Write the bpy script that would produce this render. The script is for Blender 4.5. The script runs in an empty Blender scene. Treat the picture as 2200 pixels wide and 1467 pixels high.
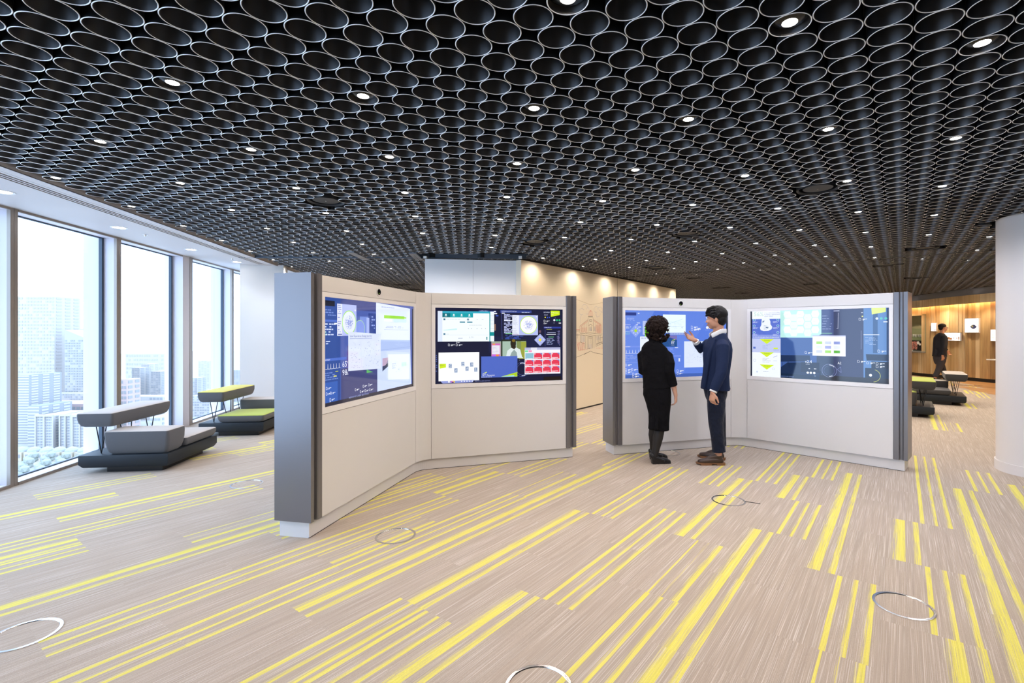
import bpy, bmesh, math, random
import numpy as np
from mathutils import Vector, Matrix
PI = math.pi
R = math.radians
S = bpy.context.scene
COL = S.collection
FPX, CX, V0, EYE = 1057.77, 1165.57, 713.05, 1.45
ZC = 2.62          # underside of the ceiling tubes
ZS = 2.61          # underside of the white soffit
rnd = random.Random(7)

# ------------------------------------------------------------------ camera, world, light, exposure
cam = bpy.data.objects.new('camera', bpy.data.cameras.new('camera'))
COL.objects.link(cam)
cam.location = (0, 0, EYE)
cam.rotation_euler = (PI/2, 0, 0)
cam.data.sensor_width = 36
cam.data.lens = FPX/2200*36
cam.data.shift_x = (1100-CX)/2200
cam.data.shift_y = (V0-733.5)/2200
cam.data.clip_start = 0.05
cam.data.clip_end = 3000
S.camera = cam
S.view_settings.view_transform = 'Standard'
S.view_settings.look = 'None'
S.view_settings.exposure = 0.0
S.view_settings.gamma = 1
S.view_settings.use_curve_mapping = False
S.cycles.max_bounces = 5
S.cycles.diffuse_bounces = 3
S.cycles.glossy_bounces = 2
S.cycles.transparent_max_bounces = 8
S.cycles.sample_clamp_indirect = 6
S.cycles.caustics_reflective = False
S.cycles.caustics_refractive = False
W = bpy.data.worlds.new('overcast_sky'); S.world = W; W.use_nodes = True
bg = W.node_tree.nodes['Background']
SKY_COL, SKY_STR = (0.54, 0.71, 1.0, 1), 5.8
bg.inputs[0].default_value = SKY_COL
bg.inputs[1].default_value = SKY_STR
SPOT_W = 16.0        # each recessed downlight
SPOT_COL = (1.0, 0.82, 0.67)

# ------------------------------------------------------------------ helpers
def at(u, v, z=0.0):
    """point of the horizontal plane z seen at a pixel of the photograph"""
    Y = FPX*(EYE-z)/(v-V0)
    return Vector(((u-CX)*Y/FPX, Y, z))
def hgt(Y, v): return EYE-(v-V0)*Y/FPX
def e2(a): return Vector((math.cos(a), math.sin(a), 0))

def mat(name, col, rough=.5, metal=0., spec=.5, emit=None, estr=0., bump=None, coat=0., sheen=0.):
    m = bpy.data.materials.new(name); m.use_nodes = True
    b = m.node_tree.nodes['Principled BSDF']
    b.inputs['Base Color'].default_value = (*col, 1)
    b.inputs['Roughness'].default_value = rough
    b.inputs['Metallic'].default_value = metal
    b.inputs['Specular IOR Level'].default_value = spec
    if coat: b.inputs['Coat Weight'].default_value = coat
    if sheen: b.inputs['Sheen Weight'].default_value = sheen
    if emit:
        b.inputs['Emission Color'].default_value = (*emit, 1)
        b.inputs['Emission Strength'].default_value = estr
    if bump:
        nt = m.node_tree; tc = nt.nodes.new('ShaderNodeTexCoord'); n = nt.nodes.new('ShaderNodeTexNoise')
        bp = nt.nodes.new('ShaderNodeBump'); n.inputs['Scale'].default_value = bump[0]; n.inputs['Detail'].default_value = 3
        bp.inputs['Strength'].default_value = bump[1]; bp.inputs['Distance'].default_value = bump[2] if len(bump) > 2 else .002
        nt.links.new(tc.outputs['Object'], n.inputs['Vector']); nt.links.new(n.outputs['Fac'], bp.inputs['Height'])
        nt.links.new(bp.outputs['Normal'], b.inputs['Normal'])
    return m
def vary(m, c1, c2, scale, vec=(1, 1, 1), detail=3, lo=.35, hi=.65):
    """mix two colours by stretched noise"""
    nt = m.node_tree; b = nt.nodes['Principled BSDF']
    tc = nt.nodes.new('ShaderNodeTexCoord'); mp = nt.nodes.new('ShaderNodeMapping'); n = nt.nodes.new('ShaderNodeTexNoise'); r = nt.nodes.new('ShaderNodeValToRGB')
    mp.inputs['Scale'].default_value = vec; n.inputs['Scale'].default_value = scale; n.inputs['Detail'].default_value = detail
    r.color_ramp.elements[0].position = lo; r.color_ramp.elements[1].position = hi
    r.color_ramp.elements[0].color = (*c1, 1); r.color_ramp.elements[1].color = (*c2, 1)
    nt.links.new(tc.outputs['Object'], mp.inputs[0]); nt.links.new(mp.outputs[0], n.inputs['Vector'])
    nt.links.new(n.outputs['Fac'], r.inputs[0]); nt.links.new(r.outputs[0], b.inputs['Base Color'])
    return m

class MB:
    def __init__(s): s.v = []; s.f = []; s.m = []
    def add(s, vs, fs, mi=0):
        o = len(s.v); s.v += [tuple(p) for p in vs]
        s.f += [tuple(o+i for i in f) for f in fs]; s.m += [mi]*len(fs); return s
    def frame(s, O, U, V, N, a0, a1, b0, b1, c0, c1, mi=0):
        """box spanned along three unit axes from O"""
        vs = [O+U*a+V*b+N*c for c in (c0, c1) for b in (b0, b1) for a in (a0, a1)]
        fs = [(0, 2, 3, 1), (4, 5, 7, 6), (0, 1, 5, 4), (2, 6, 7, 3), (0, 4, 6, 2), (1, 3, 7, 5)]
        return s.add(vs, fs, mi)
    def box(s, x0, x1, y0, y1, z0, z1, mi=0):
        return s.frame(Vector((0, 0, 0)), Vector((1, 0, 0)), Vector((0, 1, 0)), Vector((0, 0, 1)), x0, x1, y0, y1, z0, z1, mi)
    def prism(s, pts, z0, z1, mi=0):
        n = len(pts)
        vs = [(p[0], p[1], z0) for p in pts]+[(p[0], p[1], z1) for p in pts]
        fs = [tuple(range(n))[::-1], tuple(range(n, 2*n))]+[(i, (i+1) % n, (i+1) % n+n, i+n) for i in range(n)]
        return s.add(vs, fs, mi)
    def cyl(s, c, r, h, n=24, axis=Vector((0, 0, 1)), r2=None, mi=0):
        axis = axis.normalized(); a = axis.orthogonal().normalized(); b = axis.cross(a); r2 = r if r2 is None else r2
        c = Vector(c)
        vs = [c+a*r*math.cos(2*PI*i/n)+b*r*math.sin(2*PI*i/n) for i in range(n)]+[c+axis*h+a*r2*math.cos(2*PI*i/n)+b*r2*math.sin(2*PI*i/n) for i in range(n)]
        return s.add(vs, [tuple(range(n))[::-1], tuple(range(n, 2*n))]+[(i, (i+1) % n, (i+1) % n+n, i+n) for i in range(n)], mi)
    def rod(s, p, q, r, n=8, mi=0):
        p = Vector(p); q = Vector(q); return s.cyl(p, r, (q-p).length, n, q-p, mi=mi)
    def lathe(s, c, prof, n=32, closed=True, mi=0):
        """profile of (radius, z) turned round the vertical through c; closed = ring profile"""
        k = len(prof); c = Vector(c)
        vs = [c+Vector((r*math.cos(2*PI*i/n), r*math.sin(2*PI*i/n), z)) for i in range(n) for r, z in prof]
        fs = []
        for i in range(n):
            j = (i+1) % n
            for t in range(k if closed else k-1):
                u = (t+1) % k; fs.append((i*k+t, j*k+t, j*k+u, i*k+u))
        if not closed:
            if prof[0][0] > 1e-6: fs.append(tuple(i*k for i in range(n))[::-1])
            if prof[-1][0] > 1e-6: fs.append(tuple(i*k+k-1 for i in range(n)))
        return s.add(vs, fs, mi)
    def build(s, name, mats, parent=None, smooth=False, bevel=0, bseg=2, **tags):
        me = bpy.data.meshes.new(name); me.from_pydata(s.v, [], s.f)
        mats = mats if isinstance(mats, (list, tuple)) else [mats]
        for m in mats: me.materials.append(m)
        if len(mats) > 1: me.polygons.foreach_set('material_index', s.m)
        bm = bmesh.new(); bm.from_mesh(me); bmesh.ops.recalc_face_normals(bm, faces=bm.faces)
        if bevel:
            bmesh.ops.bevel(bm, geom=[e for e in bm.edges if e.calc_face_angle(0) > .5], offset=bevel, segments=bseg, affect='EDGES', profile=.5)
        bm.to_mesh(me); bm.free()
        if smooth or bevel:
            me.polygons.foreach_set('use_smooth', [True]*len(me.polygons))
            if hasattr(me, 'set_sharp_from_angle'): me.set_sharp_from_angle(angle=R(38))
        o = bpy.data.objects.new(name, me); COL.objects.link(o)
        if parent: o.parent = parent
        for k, v in tags.items(): o[k] = v
        return o
def empty(name, loc=(0, 0, 0), rz=0, **tags):
    o = bpy.data.objects.new(name, None); COL.objects.link(o); o.location = loc; o.rotation_euler = (0, 0, rz)
    o.empty_display_size = .1
    for k, v in tags.items(): o[k] = v
    return o
def copy_tree(o, parent=None):
    c = o.copy(); COL.objects.link(c); c.parent = parent
    for ch in [x for x in bpy.data.objects if x.parent == o]: copy_tree(ch, c)
    return c

# ------------------------------------------------------------------ materials
M = {}
M['white_wall'] = mat('white_wall', (.80, .80, .80), .6)
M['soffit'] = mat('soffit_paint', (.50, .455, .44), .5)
M['slot'] = mat('slot_black', (.01, .01, .012), .6)
M['void'] = mat('ceiling_void', (.006, .006, .008), .9)
M['brown'] = mat('anodised_frame', (.30, .255, .22), .35, .3)
M['reveal'] = mat('window_reveal', (.60, .56, .60), .4)
M['gasket'] = mat('gasket', (.03, .05, .08), .5)
M['cream'] = mat('cream_panel', (.72, .64, .50), .55)
M['bluewall'] = mat('pale_partition', (.88, .90, .93), .45)
M['column'] = mat('column_paint', (.74, .72, .72), .45)
M['kiosk'] = mat('kiosk_white', (.78, .765, .76), .38)
M['bezel'] = mat('kiosk_bezel', (.90, .89, .90), .35)
M['post'] = mat('kiosk_grey', (.20, .195, .21), .3, .45)
M['chrome'] = mat('chrome', (.75, .74, .73), .18, 1.)
M['black'] = mat('black_plastic', (.01, .01, .012), .3)
M['rod'] = mat('black_rod', (.012, .013, .016), .4, .6)
M['rim'] = mat('tube_rim', (.95, .95, .96), .4, .2)
M['tube'] = mat('tube_black', (.165, .16, .162), .36, 1.); tn_ = M['tube'].node_tree.nodes; tb_ = tn_['Principled BSDF']; tc_ = tn_.new('ShaderNodeCombineXYZ'); tc_.inputs[2].default_value = 1; M['tube'].node_tree.links.new(tc_.outputs[0], tb_.inputs['Tangent']); tb_.inputs['Anisotropic'].default_value = .92
M['tube_out'] = mat('tube_outside', (.008, .008, .009), .5)
M['diffuser'] = mat('diffuser_black', (.012, .013, .016), .5, spec=.25)
M['lamp'] = mat('lamp_disc', (1, 1, 1), .5, emit=(1, .93, .86), estr=24)
M['lampbox'] = mat('lightbox', (1, 1, 1), .5, emit=(1, .97, .92), estr=1.25)
M['cove'] = mat('cove_strip', (1, 1, 1), .5, emit=(1, .60, .27), estr=24)
M['white'] = mat('white_gloss', (.85, .85, .85), .25)
def fabric(n, c, s=.6): return mat(n, c, .85, spec=.2, bump=(420, .5, .001), sheen=.2)
M['fab_grey'] = fabric('fabric_grey', (.10, .102, .112))
M['fab_dark'] = fabric('fabric_charcoal', (.05, .05, .052))
M['top_beige'] = fabric('top_beige', (.50, .46, .43))
M['top_yellow'] = fabric('top_yellow', (.62, .56, .10))
M['top_lime'] = fabric('top_lime', (.42, .50, .08))
M['vinyl'] = mat('base_vinyl', (.016, .021, .028), .5, spec=.3)
# glass
def glass(name, tint=(1, 1, 1), refl=.06):
    m = bpy.data.materials.new(name); m.use_nodes = True; nt = m.node_tree; nt.nodes.clear()
    o = nt.nodes.new('ShaderNodeOutputMaterial'); mx = nt.nodes.new('ShaderNodeMixShader'); t = nt.nodes.new('ShaderNodeBsdfTransparent'); g = nt.nodes.new('ShaderNodeBsdfGlossy')
    f = nt.nodes.new('ShaderNodeFresnel'); f.inputs[0].default_value = 1.35
    t.inputs[0].default_value = (*tint, 1); g.inputs['Roughness'].default_value = 0.0; g.inputs[0].default_value = (.9, .95, 1, 1)
    ge = nt.nodes.new('ShaderNodeNewGeometry'); mm = nt.nodes.new('ShaderNodeMath'); mm.operation = 'MULTIPLY'; sb = nt.nodes.new('ShaderNodeMath'); sb.operation = 'SUBTRACT'; sb.inputs[0].default_value = 1
    nt.links.new(ge.outputs['Backfacing'], sb.inputs[1]); nt.links.new(f.outputs[0], mm.inputs[0]); nt.links.new(sb.outputs[0], mm.inputs[1])
    nt.links.new(mm.outputs[0], mx.inputs[0]); nt.links.new(t.outputs[0], mx.inputs[1]); nt.links.new(g.outputs[0], mx.inputs[2]); nt.links.new(mx.outputs[0], o.inputs[0])
    return m
M['glass'] = glass('window_glass', (.93, .97, .98))
M['shelf_glass'] = glass('shelf_glass', (.80, .90, .86))

def wood_mat(name, c1, c2, rough=.45, vec=(1, 1, .08), sc=14):
    m = mat(name, c1, rough); return vary(m, c1, c2, sc, vec, 4, .3, .72)
WOODS = [wood_mat('wood_honey', (.50, .33, .15), (.66, .46, .23)), wood_mat('wood_pale', (.66, .50, .29), (.80, .64, .40)),
         wood_mat('wood_dark', (.20, .11, .05), (.40, .26, .12)), wood_mat('wood_mid', (.38, .24, .11), (.58, .40, .19)),
         wood_mat('wood_sapwood', (.76, .58, .34), (.56, .36, .16))]
M['woodfloor'] = wood_mat('wood_floor', (.42, .22, .09), (.58, .34, .15), .3, (1, .1, 1), 9)

# carpet
def carpet_mat():
    m = bpy.data.materials.new('carpet'); m.use_nodes = True; nt = m.node_tree; b = nt.nodes['Principled BSDF']; L = nt.links.new
    def N(t, **k):
        n = nt.nodes.new(t)
        for a, v in k.items(): setattr(n, a, v)
        return n
    uvp = N('ShaderNodeUVMap', uv_map='plank'); uvw = N('ShaderNodeUVMap', uv_map='floor')
    yel = N('ShaderNodeAttribute', attribute_name='yel'); seed = N('ShaderNodeAttribute', attribute_name='seed')
    # streaks: coordinates (across*fine, along*coarse, seed)
    sep = N('ShaderNodeSeparateXYZ'); L(uvw.outputs[0], sep.inputs[0])
    def comb(ka, kb, ks):
        c = N('ShaderNodeCombineXYZ')
        for i, (src, k) in enumerate(((sep.outputs[0], ka), (sep.outputs[1], kb), (seed.outputs['Fac'], ks))):
            mu = N('ShaderNodeMath', operation='MULTIPLY'); mu.inputs[1].default_value = k; L(src, mu.inputs[0]); L(mu.outputs[0], c.inputs[i])
        return c
    def noise(c, d=2):
        n = N('ShaderNodeTexNoise'); n.inputs['Scale'].default_value = 1; n.inputs['Detail'].default_value = d; L(c.outputs[0], n.inputs['Vector']); return n
    def ramp(src, stops):
        r = N('ShaderNodeValToRGB'); el = r.color_ramp.elements
        while len(el) < len(stops): el.new(.5)
        for e, (p, c) in zip(el, stops): e.position = p; e.color = (*c, 1) if len(c) == 3 else c
        L(src, r.inputs[0]); return r
    n1 = noise(comb(400, 2.2, 90), 2); n2 = noise(comb(620, 420, 10), 1); n3 = noise(comb(70, 1.2, 60), 2)
    base = ramp(n1.outputs['Fac'], [(.34, (.42, .355, .295)), (.55, (.455, .39, .33)), (.61, (.53, .475, .42)), (.69, (.65, .61, .565))])
    # slightly different shade per run of yarn
    dk = ramp(n3.outputs['Fac'], [(.35, (.94, .94, .94)), (.65, (1.04, 1.04, 1.04))])
    mul = N('ShaderNodeMixRGB', blend_type='MULTIPLY'); mul.inputs[0].default_value = 1; L(base.outputs[0], mul.inputs[1]); L(dk.outputs[0], mul.inputs[2])
    gr = ramp(n2.outputs['Fac'], [(.3, (.80, .80, .80)), (.7, (1.14, 1.14, 1.14))])
    mul2 = N('ShaderNodeMixRGB', blend_type='MULTIPLY'); mul2.inputs[0].default_value = .8; L(mul.outputs[0], mul2.inputs[1]); L(gr.outputs[0], mul2.inputs[2])
    # yellow bands across the plank
    sp = N('ShaderNodeSeparateXYZ'); L(uvp.outputs[0], sp.inputs[0])
    W_, K_ = (1, 1, 1), (0, 0, 0)
    bands = [ramp(sp.outputs[0], [(0, W_), (.12, W_), (.13, K_), (.30, K_), (.46, W_), (.50, W_), (.51, K_), (.66, K_), (.84, W_), (.90, W_), (.91, K_)]),
             ramp(sp.outputs[0], [(0, K_), (.06, K_), (.38, W_), (.55, W_), (.56, K_), (.68, K_), (.80, (.8, .8, .8)), (.93, W_), (.94, K_)]),
             ramp(sp.outputs[0], [(0, K_), (.04, W_), (.08, W_), (.09, K_), (.28, K_), (.42, (.75, .75, .75)), (.44, K_), (.56, K_), (.78, W_), (.86, W_), (.87, K_)])]
    prev = None
    for i, bd in enumerate(bands):
        lt = N('ShaderNodeMath', operation='COMPARE'); L(yel.outputs['Fac'], lt.inputs[0]); lt.inputs[1].default_value = i+1; lt.inputs[2].default_value = .3
        mu = N('ShaderNodeMath', operation='MULTIPLY'); L(bd.outputs[0], mu.inputs[0]); L(lt.outputs[0], mu.inputs[1])
        if prev is None: prev = mu
        else:
            ad = N('ShaderNodeMath', operation='ADD'); L(prev.outputs[0], ad.inputs[0]); L(mu.outputs[0], ad.inputs[1]); prev = ad
    # dither the soft sides with the yarn noise
    ns = noise(comb(260, 5, 33), 2)
    sub = N('ShaderNodeMath', operation='SUBTRACT'); sub.inputs[0].default_value = .5; L(ns.outputs['Fac'], sub.inputs[1])
    mu = N('ShaderNodeMath', operation='MULTIPLY'); mu.inputs[1].default_value = 1.3; L(sub.outputs[0], mu.inputs[0])
    ad = N('ShaderNodeMath', operation='ADD'); L(prev.outputs[0], ad.inputs[0]); L(mu.outputs[0], ad.inputs[1])
    thr = ramp(ad.outputs[0], [(.50, K_), (.98, W_)])
    gate = N('ShaderNodeMath', operation='MINIMUM'); L(thr.outputs[0], gate.inputs[0])
    g2 = N('ShaderNodeMath', operation='MULTIPLY'); g2.inputs[1].default_value = 8; g2.use_clamp = True; L(prev.outputs[0], g2.inputs[0]); L(g2.outputs[0], gate.inputs[1])
    ycol = ramp(n1.outputs['Fac'], [(.3, (.70, .64, .12)), (.7, (.80, .75, .20))])
    ymul = N('ShaderNodeMixRGB', blend_type='MULTIPLY'); ymul.inputs[0].default_value = .6; L(ycol.outputs[0], ymul.inputs[1]); L(gr.outputs[0], ymul.inputs[2])
    mix = N('ShaderNodeMixRGB'); L(gate.outputs[0], mix.inputs[0]); L(mul2.outputs[0], mix.inputs[1]); L(ymul.outputs[0], mix.inputs[2])
    L(mix.outputs[0], b.inputs['Base Color']); b.inputs['Roughness'].default_value = .95; b.inputs['Specular IOR Level'].default_value = .15
    bp = N('ShaderNodeBump'); bp.inputs['Strength'].default_value = .35; bp.inputs['Distance'].default_value = .003; L(n2.outputs['Fac'], bp.inputs['Height']); L(bp.outputs[0], b.inputs['Normal'])
    return m
M['carpet'] = carpet_mat()

# ------------------------------------------------------------------ plan of the room
WDIR = e2(R(99.5)); WN = e2(R(9.5))                 # along the window wall, into the room
WP = Vector((-4.943, 4.486, 0))                     # a point of the front line of the frames
SOFW = .97                                          # soffit width
def wl(s, d=0., z=0.): return WP+WDIR*s+WN*d+Vector((0, 0, z))
WOODLINE = [Vector(p) for p in ((14.6, 9.4, 0), (13.5, 11.6, 0), (12.85, 13.97, 0), (12.5, 15.7, 0), (12.4, 16.6, 0), (12.45, 18.2, 0), (12.9, 20.5, 0))]
FASCIA = [Vector(p) for p in ((12.3, 8.2, 0), (11.75, 10.3, 0), (11.57, 12.56, 0), (11.75, 14.4, 0), (12.09, 16.17, 0), (12.2, 18.2, 0), (12.65, 20.5, 0))]

# floor slab and carpet planks
q0, q1 = wl(-11.4, -.17), wl(16, -.17)
fl = MB().prism([(q0.x, q0.y), (17, -6), (17, 21.5), (q1.x, 21.5), (q1.x, q1.y)], -.25, -.012).build('floor', mat('screed', (.3, .27, .25), .9), kind='structure')
LW, LL = .2117, .847
AD, BD = e2(R(53.9-90)), e2(R(53.9))
YEL = {(0,3):1,(0,2):3,(1,4):2,(2,3):1,(2,2):2,(3,6):2,(3,5):2,(3,4):2,(3,3):2,(3,2):3,(2,5):1,(2,6):1,(2,7):1,(4,7):1,(5,6):2,(-2,4):1,(-1,5):2,(-1,4):2,(-3,5):2,(-4,6):1,
       (-2,6):1,(-1,6):2,(-5,5):2,(-4,3):3,(-3,3):2,(-3,2):2,(-5,4):2,(-6,5):1,(-4,2):1,(-4,1):1,(-3,1):2,(-9,2):2,(-9,3):2,(-7,1):2,(-7,0):2,(-8,1):1,(-8,0):1,(-12,3):1,(-13,2):3,(-12,2):1,
       (-11,2):2,(-11,1):2,(-12,4):3,(-11,3):2,(-11,4):2,(-8,4):1,(-8,5):1,(-6,2):1,(-6,3):1,(-17,3):1,(-16,2):1,(-16,3):1,(-14,2):1,(-15,3):2,(-16,4):3,(-14,4):1,(-17,1):2,(-17,0):2,(-12,1):1,
       (-12,0):1,(-14,1):1,(-14,0):1,(-22,1):1,(-22,0):1,(-21,0):2,(-24,1):2,(-24,2):2,(-28,1):1,(-20,0):1,(-26,0):2,(-17,2):2,(-9,1):1,(-18,1):3,(1,1):2,(4,2):1,(5,4):2}
def inside(p, poly):
    c = False; j = len(poly)-1
    for i in range(len(poly)):
        a, b = poly[i], poly[j]
        if (a[1] > p[1]) != (b[1] > p[1]) and p[0] < (b[0]-a[0])*(p[1]-a[1])/(b[1]-a[1])+a[0]: c = not c
        j = i
    return c
WOODEDGE = [(12.45, 18.4), (12.2, 16.6), (12.25, 14.9), (12.29, 14.23), (10.95, 11.9), (10.3, 10.6), (9.9, 9.0), (14.6, 9.0)]
WOODFLOOR = WOODEDGE+[(14.6, 9.4), (13.5, 11.6), (12.85, 13.97), (12.5, 15.7), (12.4, 16.6)]
planks = []
for k in range(-62, 70):
    ph = .47 if k % 4 in (1, 2) else .02
    for n in range(-16, 30):
        c = AD*(-.308+(k+.5)*LW)+BD*(ph+(n+.5)*LL)
        if not (-7 < c.x < 15 and -5.5 < c.y < 21): continue
        if c.y >= 12 and (c-WP).dot(WN) < .9: continue
        if (c-WP).dot(WN) < -.40 and c.y < 12: continue
        if inside(c, WOODFLOOR): continue
        if c.y > .9: du, dv = CX+FPX*c.x/c.y, V0+FPX*EYE/c.y
        else: du, dv = -9, 9999
        planks.append((k, n, c, ph, du, dv))
def plank_mesh(items, name):
    V = []; F = []; U1 = []; U2 = []; ye = []; se = []
    for k, n, c, ph, *_ in items:
        a0 = -.308+k*LW; b0 = ph+n*LL; g = 0
        y = YEL.get((k, n))
        if y is None:
            r = random.Random(k*7919+n*104729)
            far = c.y > 5.6 or c.y < 1.0 or k > 6
            y = r.choice((1, 2, 3, 1, 2)) if far and r.random() < (.30 if (k//3+n//2) % 3 == 0 else .10) else 0
        sd = random.Random(k*31+n*17).random()
        o = len(V); Q = [(0, 0), (1, 0), (1, 1), (0, 1)]
        if (c-WP).dot(WN) < .5 and c.y < 12:       # cut along the window frames
            D_ = lambda q: (AD*(a0+LW*q[0])+BD*(b0+LL*q[1])-WP).dot(WN)+.002
            out = []
            for i in range(len(Q)):
                p_, q_ = Q[i-1], Q[i]; dp, dq = D_(p_), D_(q_)
                if (dp > 0) != (dq > 0): t_ = dp/(dp-dq); out.append((p_[0]+(q_[0]-p_[0])*t_, p_[1]+(q_[1]-p_[1])*t_))
                if dq > 0: out.append(q_)
            Q = out
            if len(Q) < 3: continue
        m = len(Q)
        for z in (-.011, 0):
            for (s, t) in Q: p = AD*(a0+LW*s)+BD*(b0+LL*t); V.append((p.x, p.y, z))
        for f in [tuple(range(m, 2*m))]+[(i, (i+1) % m, (i+1) % m+m, i+m) for i in range(m)]:
            F.append(tuple(o+i for i in f)); ye.append(y); se.append(sd)
            for i in f:
                s, t = Q[i % m]; U1.append((s, t)); U2.append((a0+LW*s+20, b0+LL*t+20))
    me = bpy.data.meshes.new(name); me.from_pydata(V, [], F); me.materials.append(M['carpet'])
    l1 = me.uv_layers.new(name='plank'); l1.data.foreach_set('uv', np.array(U1).ravel())
    l2 = me.uv_layers.new(name='floor'); l2.data.foreach_set('uv', np.array(U2).ravel())
    for nm, vals in (('yel', ye), ('seed', se)):
        at_ = me.attributes.new(nm, 'FLOAT', 'FACE'); at_.data.foreach_set('value', np.array(vals, float))
    return me
vis = [p for p in planks if (p[2]-WP).dot(WN) > 0 and -150 < p[4] < 2350 and p[5] < 1900]
vis.sort(key=lambda p: p[2].y)
near = vis[:300]; nearset = {(p[0], p[1]) for p in near}
for p in near:
    me = plank_mesh([p], 'carpet_plank'); o = bpy.data.objects.new('carpet_plank', me); COL.objects.link(o); o.parent = fl
o = bpy.data.objects.new('carpet_plank_field', plank_mesh([p for p in planks if (p[0], p[1]) not in nearset], 'carpet_plank_field')); COL.objects.link(o); o.parent = fl; o['kind'] = 'stuff'
# wooden floor by the timber wall
wf = MB()
rr = random.Random(3)
xs = 9.6
while xs < 15:
    w_ = .14; y = 9.0
    while y < 18.5:
        l_ = rr.uniform(1.0, 1.8)
        if inside((xs+w_/2, y+l_/2), WOODFLOOR) or inside((xs+w_/2, y+.2), WOODFLOOR): wf.box(xs+.001, xs+w_-.001, y+.001, y+l_-.001, -.011, .001)
        y += l_
    xs += w_
wf.build('wood_floor_planks', M['woodfloor'], fl, kind='stuff')

# ------------------------------------------------------------------ ceiling of tubes
SC = 1.17
TA = Vector((.1056, -.077, 0))*SC; TB = Vector((.077, .1056, 0))*SC; TO = Vector((-.2118, 1.5405, 0))*SC
TH = .088; TR = TA.length/2*.990
ceil = MB().prism([(q0.x, q0.y), (17, -6), (17, 21.5), (q1.x, 21.5), (q1.x, q1.y)], 2.98, 3.1).build('ceiling', M['void'], kind='structure')
DIFF = [at(*p, ZC) for p in ((700, 434), (1757, 408), (1150, 521), (1475, 503.5), (1410, 576), (1988, 534), (1902, 570), (1965, 597), (1495, 597), (1548, 618), (1597, 629.5), (1744, 610), (865, 611.5), (890, 622))]
C2 = Vector((5.141, 5.056, 0)); C2R = .36       # round column
gapA, gapB = at(898, 553, ZC), at(1117, 556, ZC)
def in_gap(p):
    return -1.95 < p.x < -.25 and 7.36 < p.y < 7.80
def tube_ok(p):
    d = (p-WP).dot(WN)
    if d < SOFW+.085: return False
    if not (.45 < p.y < 20.5): return False
    for a, b in zip(FASCIA[:-1], FASCIA[1:]):
        if a.y <= p.y <= b.y and p.x > a.x+(b.x-a.x)*(p.y-a.y)/(b.y-a.y)-.09: return False
    if p.y < 8.2 and p.x > 12.2: return False
    if p.x > p.y*1.08+1.2: return False
    for q in DIFF:
        if (p-Vector((q.x, q.y, 0))).length < .20: return False
    if (p-C2).length < C2R+.09: return False
    if in_gap(p): return False
    if -4.6 < p.x < -3.0 and abs(p.y-(7.66+.02*(p.x+4))) < .045: return False
    return True
tubes = []; lights = []
for i in range(-190, 160):
    for j in range(-120, 200):
        p = TO+TA*i+TB*j
        if tube_ok(p):
            lit = (i-2) % 4 == 0 and (j-1) % 4 == 0 and ((i-2)//4+(j-1)//4) % 2 == 0
            vis_ = p.y > 1.55 and abs(p.x/p.y) < 1.14
            tubes.append((p, lit, vis_))
            if lit: lights.append((p, vis_))
def tube_arrays(seg, h=TH):
    a = np.arange(seg)*2*PI/seg; c, s = np.cos(a), np.sin(a); ri = TR-.0044
    rings = [(TR, h), (TR, .0016), (TR-.0014, 0), (ri+.0014, 0), (ri, .0016), (ri, h)] if seg > 20 else [(TR, h), (TR, 0), (ri, 0), (ri, h)]; K = len(rings)-1
    v = np.concatenate([np.stack([r*c, r*s, np.full(seg, z)], 1) for r, z in rings])
    f = []; m = []
    for q in range(K):
        for i in range(seg):
            j = (i+1) % seg; f.append((q*seg+i, q*seg+j, (q+1)*seg+j, (q+1)*seg+i)); m.append(2 if q == 0 else 0 if q == K-1 else 1)
    return v, np.array(f), np.array(m)
def tubes_mesh(name, pts, seg):
    v, f, m = tube_arrays(seg); n = len(pts)
    P = np.array([(p.x, p.y, ZC) for p in pts])
    V = (v[None]+P[:, None]).reshape(-1, 3); F = (f[None]+(np.arange(n)*len(v))[:, None, None]).reshape(-1, 4)
    return V, F, np.tile(m, n)
def mesh_np(name, V, F, Mi, mats):
    me = bpy.data.meshes.new(name); me.vertices.add(len(V)); me.vertices.foreach_set('co', V.ravel())
    me.loops.add(F.size); me.loops.foreach_set('vertex_index', F.ravel().astype(np.int32))
    me.polygons.add(len(F)); me.polygons.foreach_set('loop_start', (np.arange(len(F))*4).astype(np.int32)); me.polygons.foreach_set('loop_total', np.full(len(F), 4, np.int32))
    for m in mats: me.materials.append(m)
    me.polygons.foreach_set('material_index', Mi.astype(np.int32)); me.update(calc_edges=True)
    me.polygons.foreach_set('use_smooth', (Mi != 1)); me.validate(); me.set_sharp_from_angle(angle=R(40)); return me
visT = sorted([t for t in tubes if t[2]], key=lambda t: t[0].length)
v, f, m_ = tube_arrays(48)
tm = mesh_np('ceiling_tube', v.copy(), f, m_, [M['tube'], M['rim'], M['tube_out']])
for t in visT[:300]:
    o = bpy.data.objects.new('ceiling_tube', tm); COL.objects.link(o); o.parent = ceil; o.location = (t[0].x, t[0].y, ZC)
nearT = {id(t) for t in visT[:300]}
rest = [t for t in tubes if id(t) not in nearT]
gr = {28: [], 18: [], 10: []}
for t in rest:
    d = t[0].length
    gr[28 if d < 5.5 else 18 if d < 11 else 10].append(t[0])
Vs = []; Fs = []; Ms = []; off = 0
for seg, pts in gr.items():
    a_, b_, c_ = tubes_mesh('', pts, seg); Vs.append(a_); Fs.append(b_+off); Ms.append(c_); off += len(a_)
o = bpy.data.objects.new('ceiling_tube_field', mesh_np('ceiling_tube_field', np.concatenate(Vs), np.concatenate(Fs), np.concatenate(Ms), [M['tube'], M['rim'], M['tube_out']])); COL.objects.link(o); o.parent = ceil; o['kind'] = 'stuff'
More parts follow.
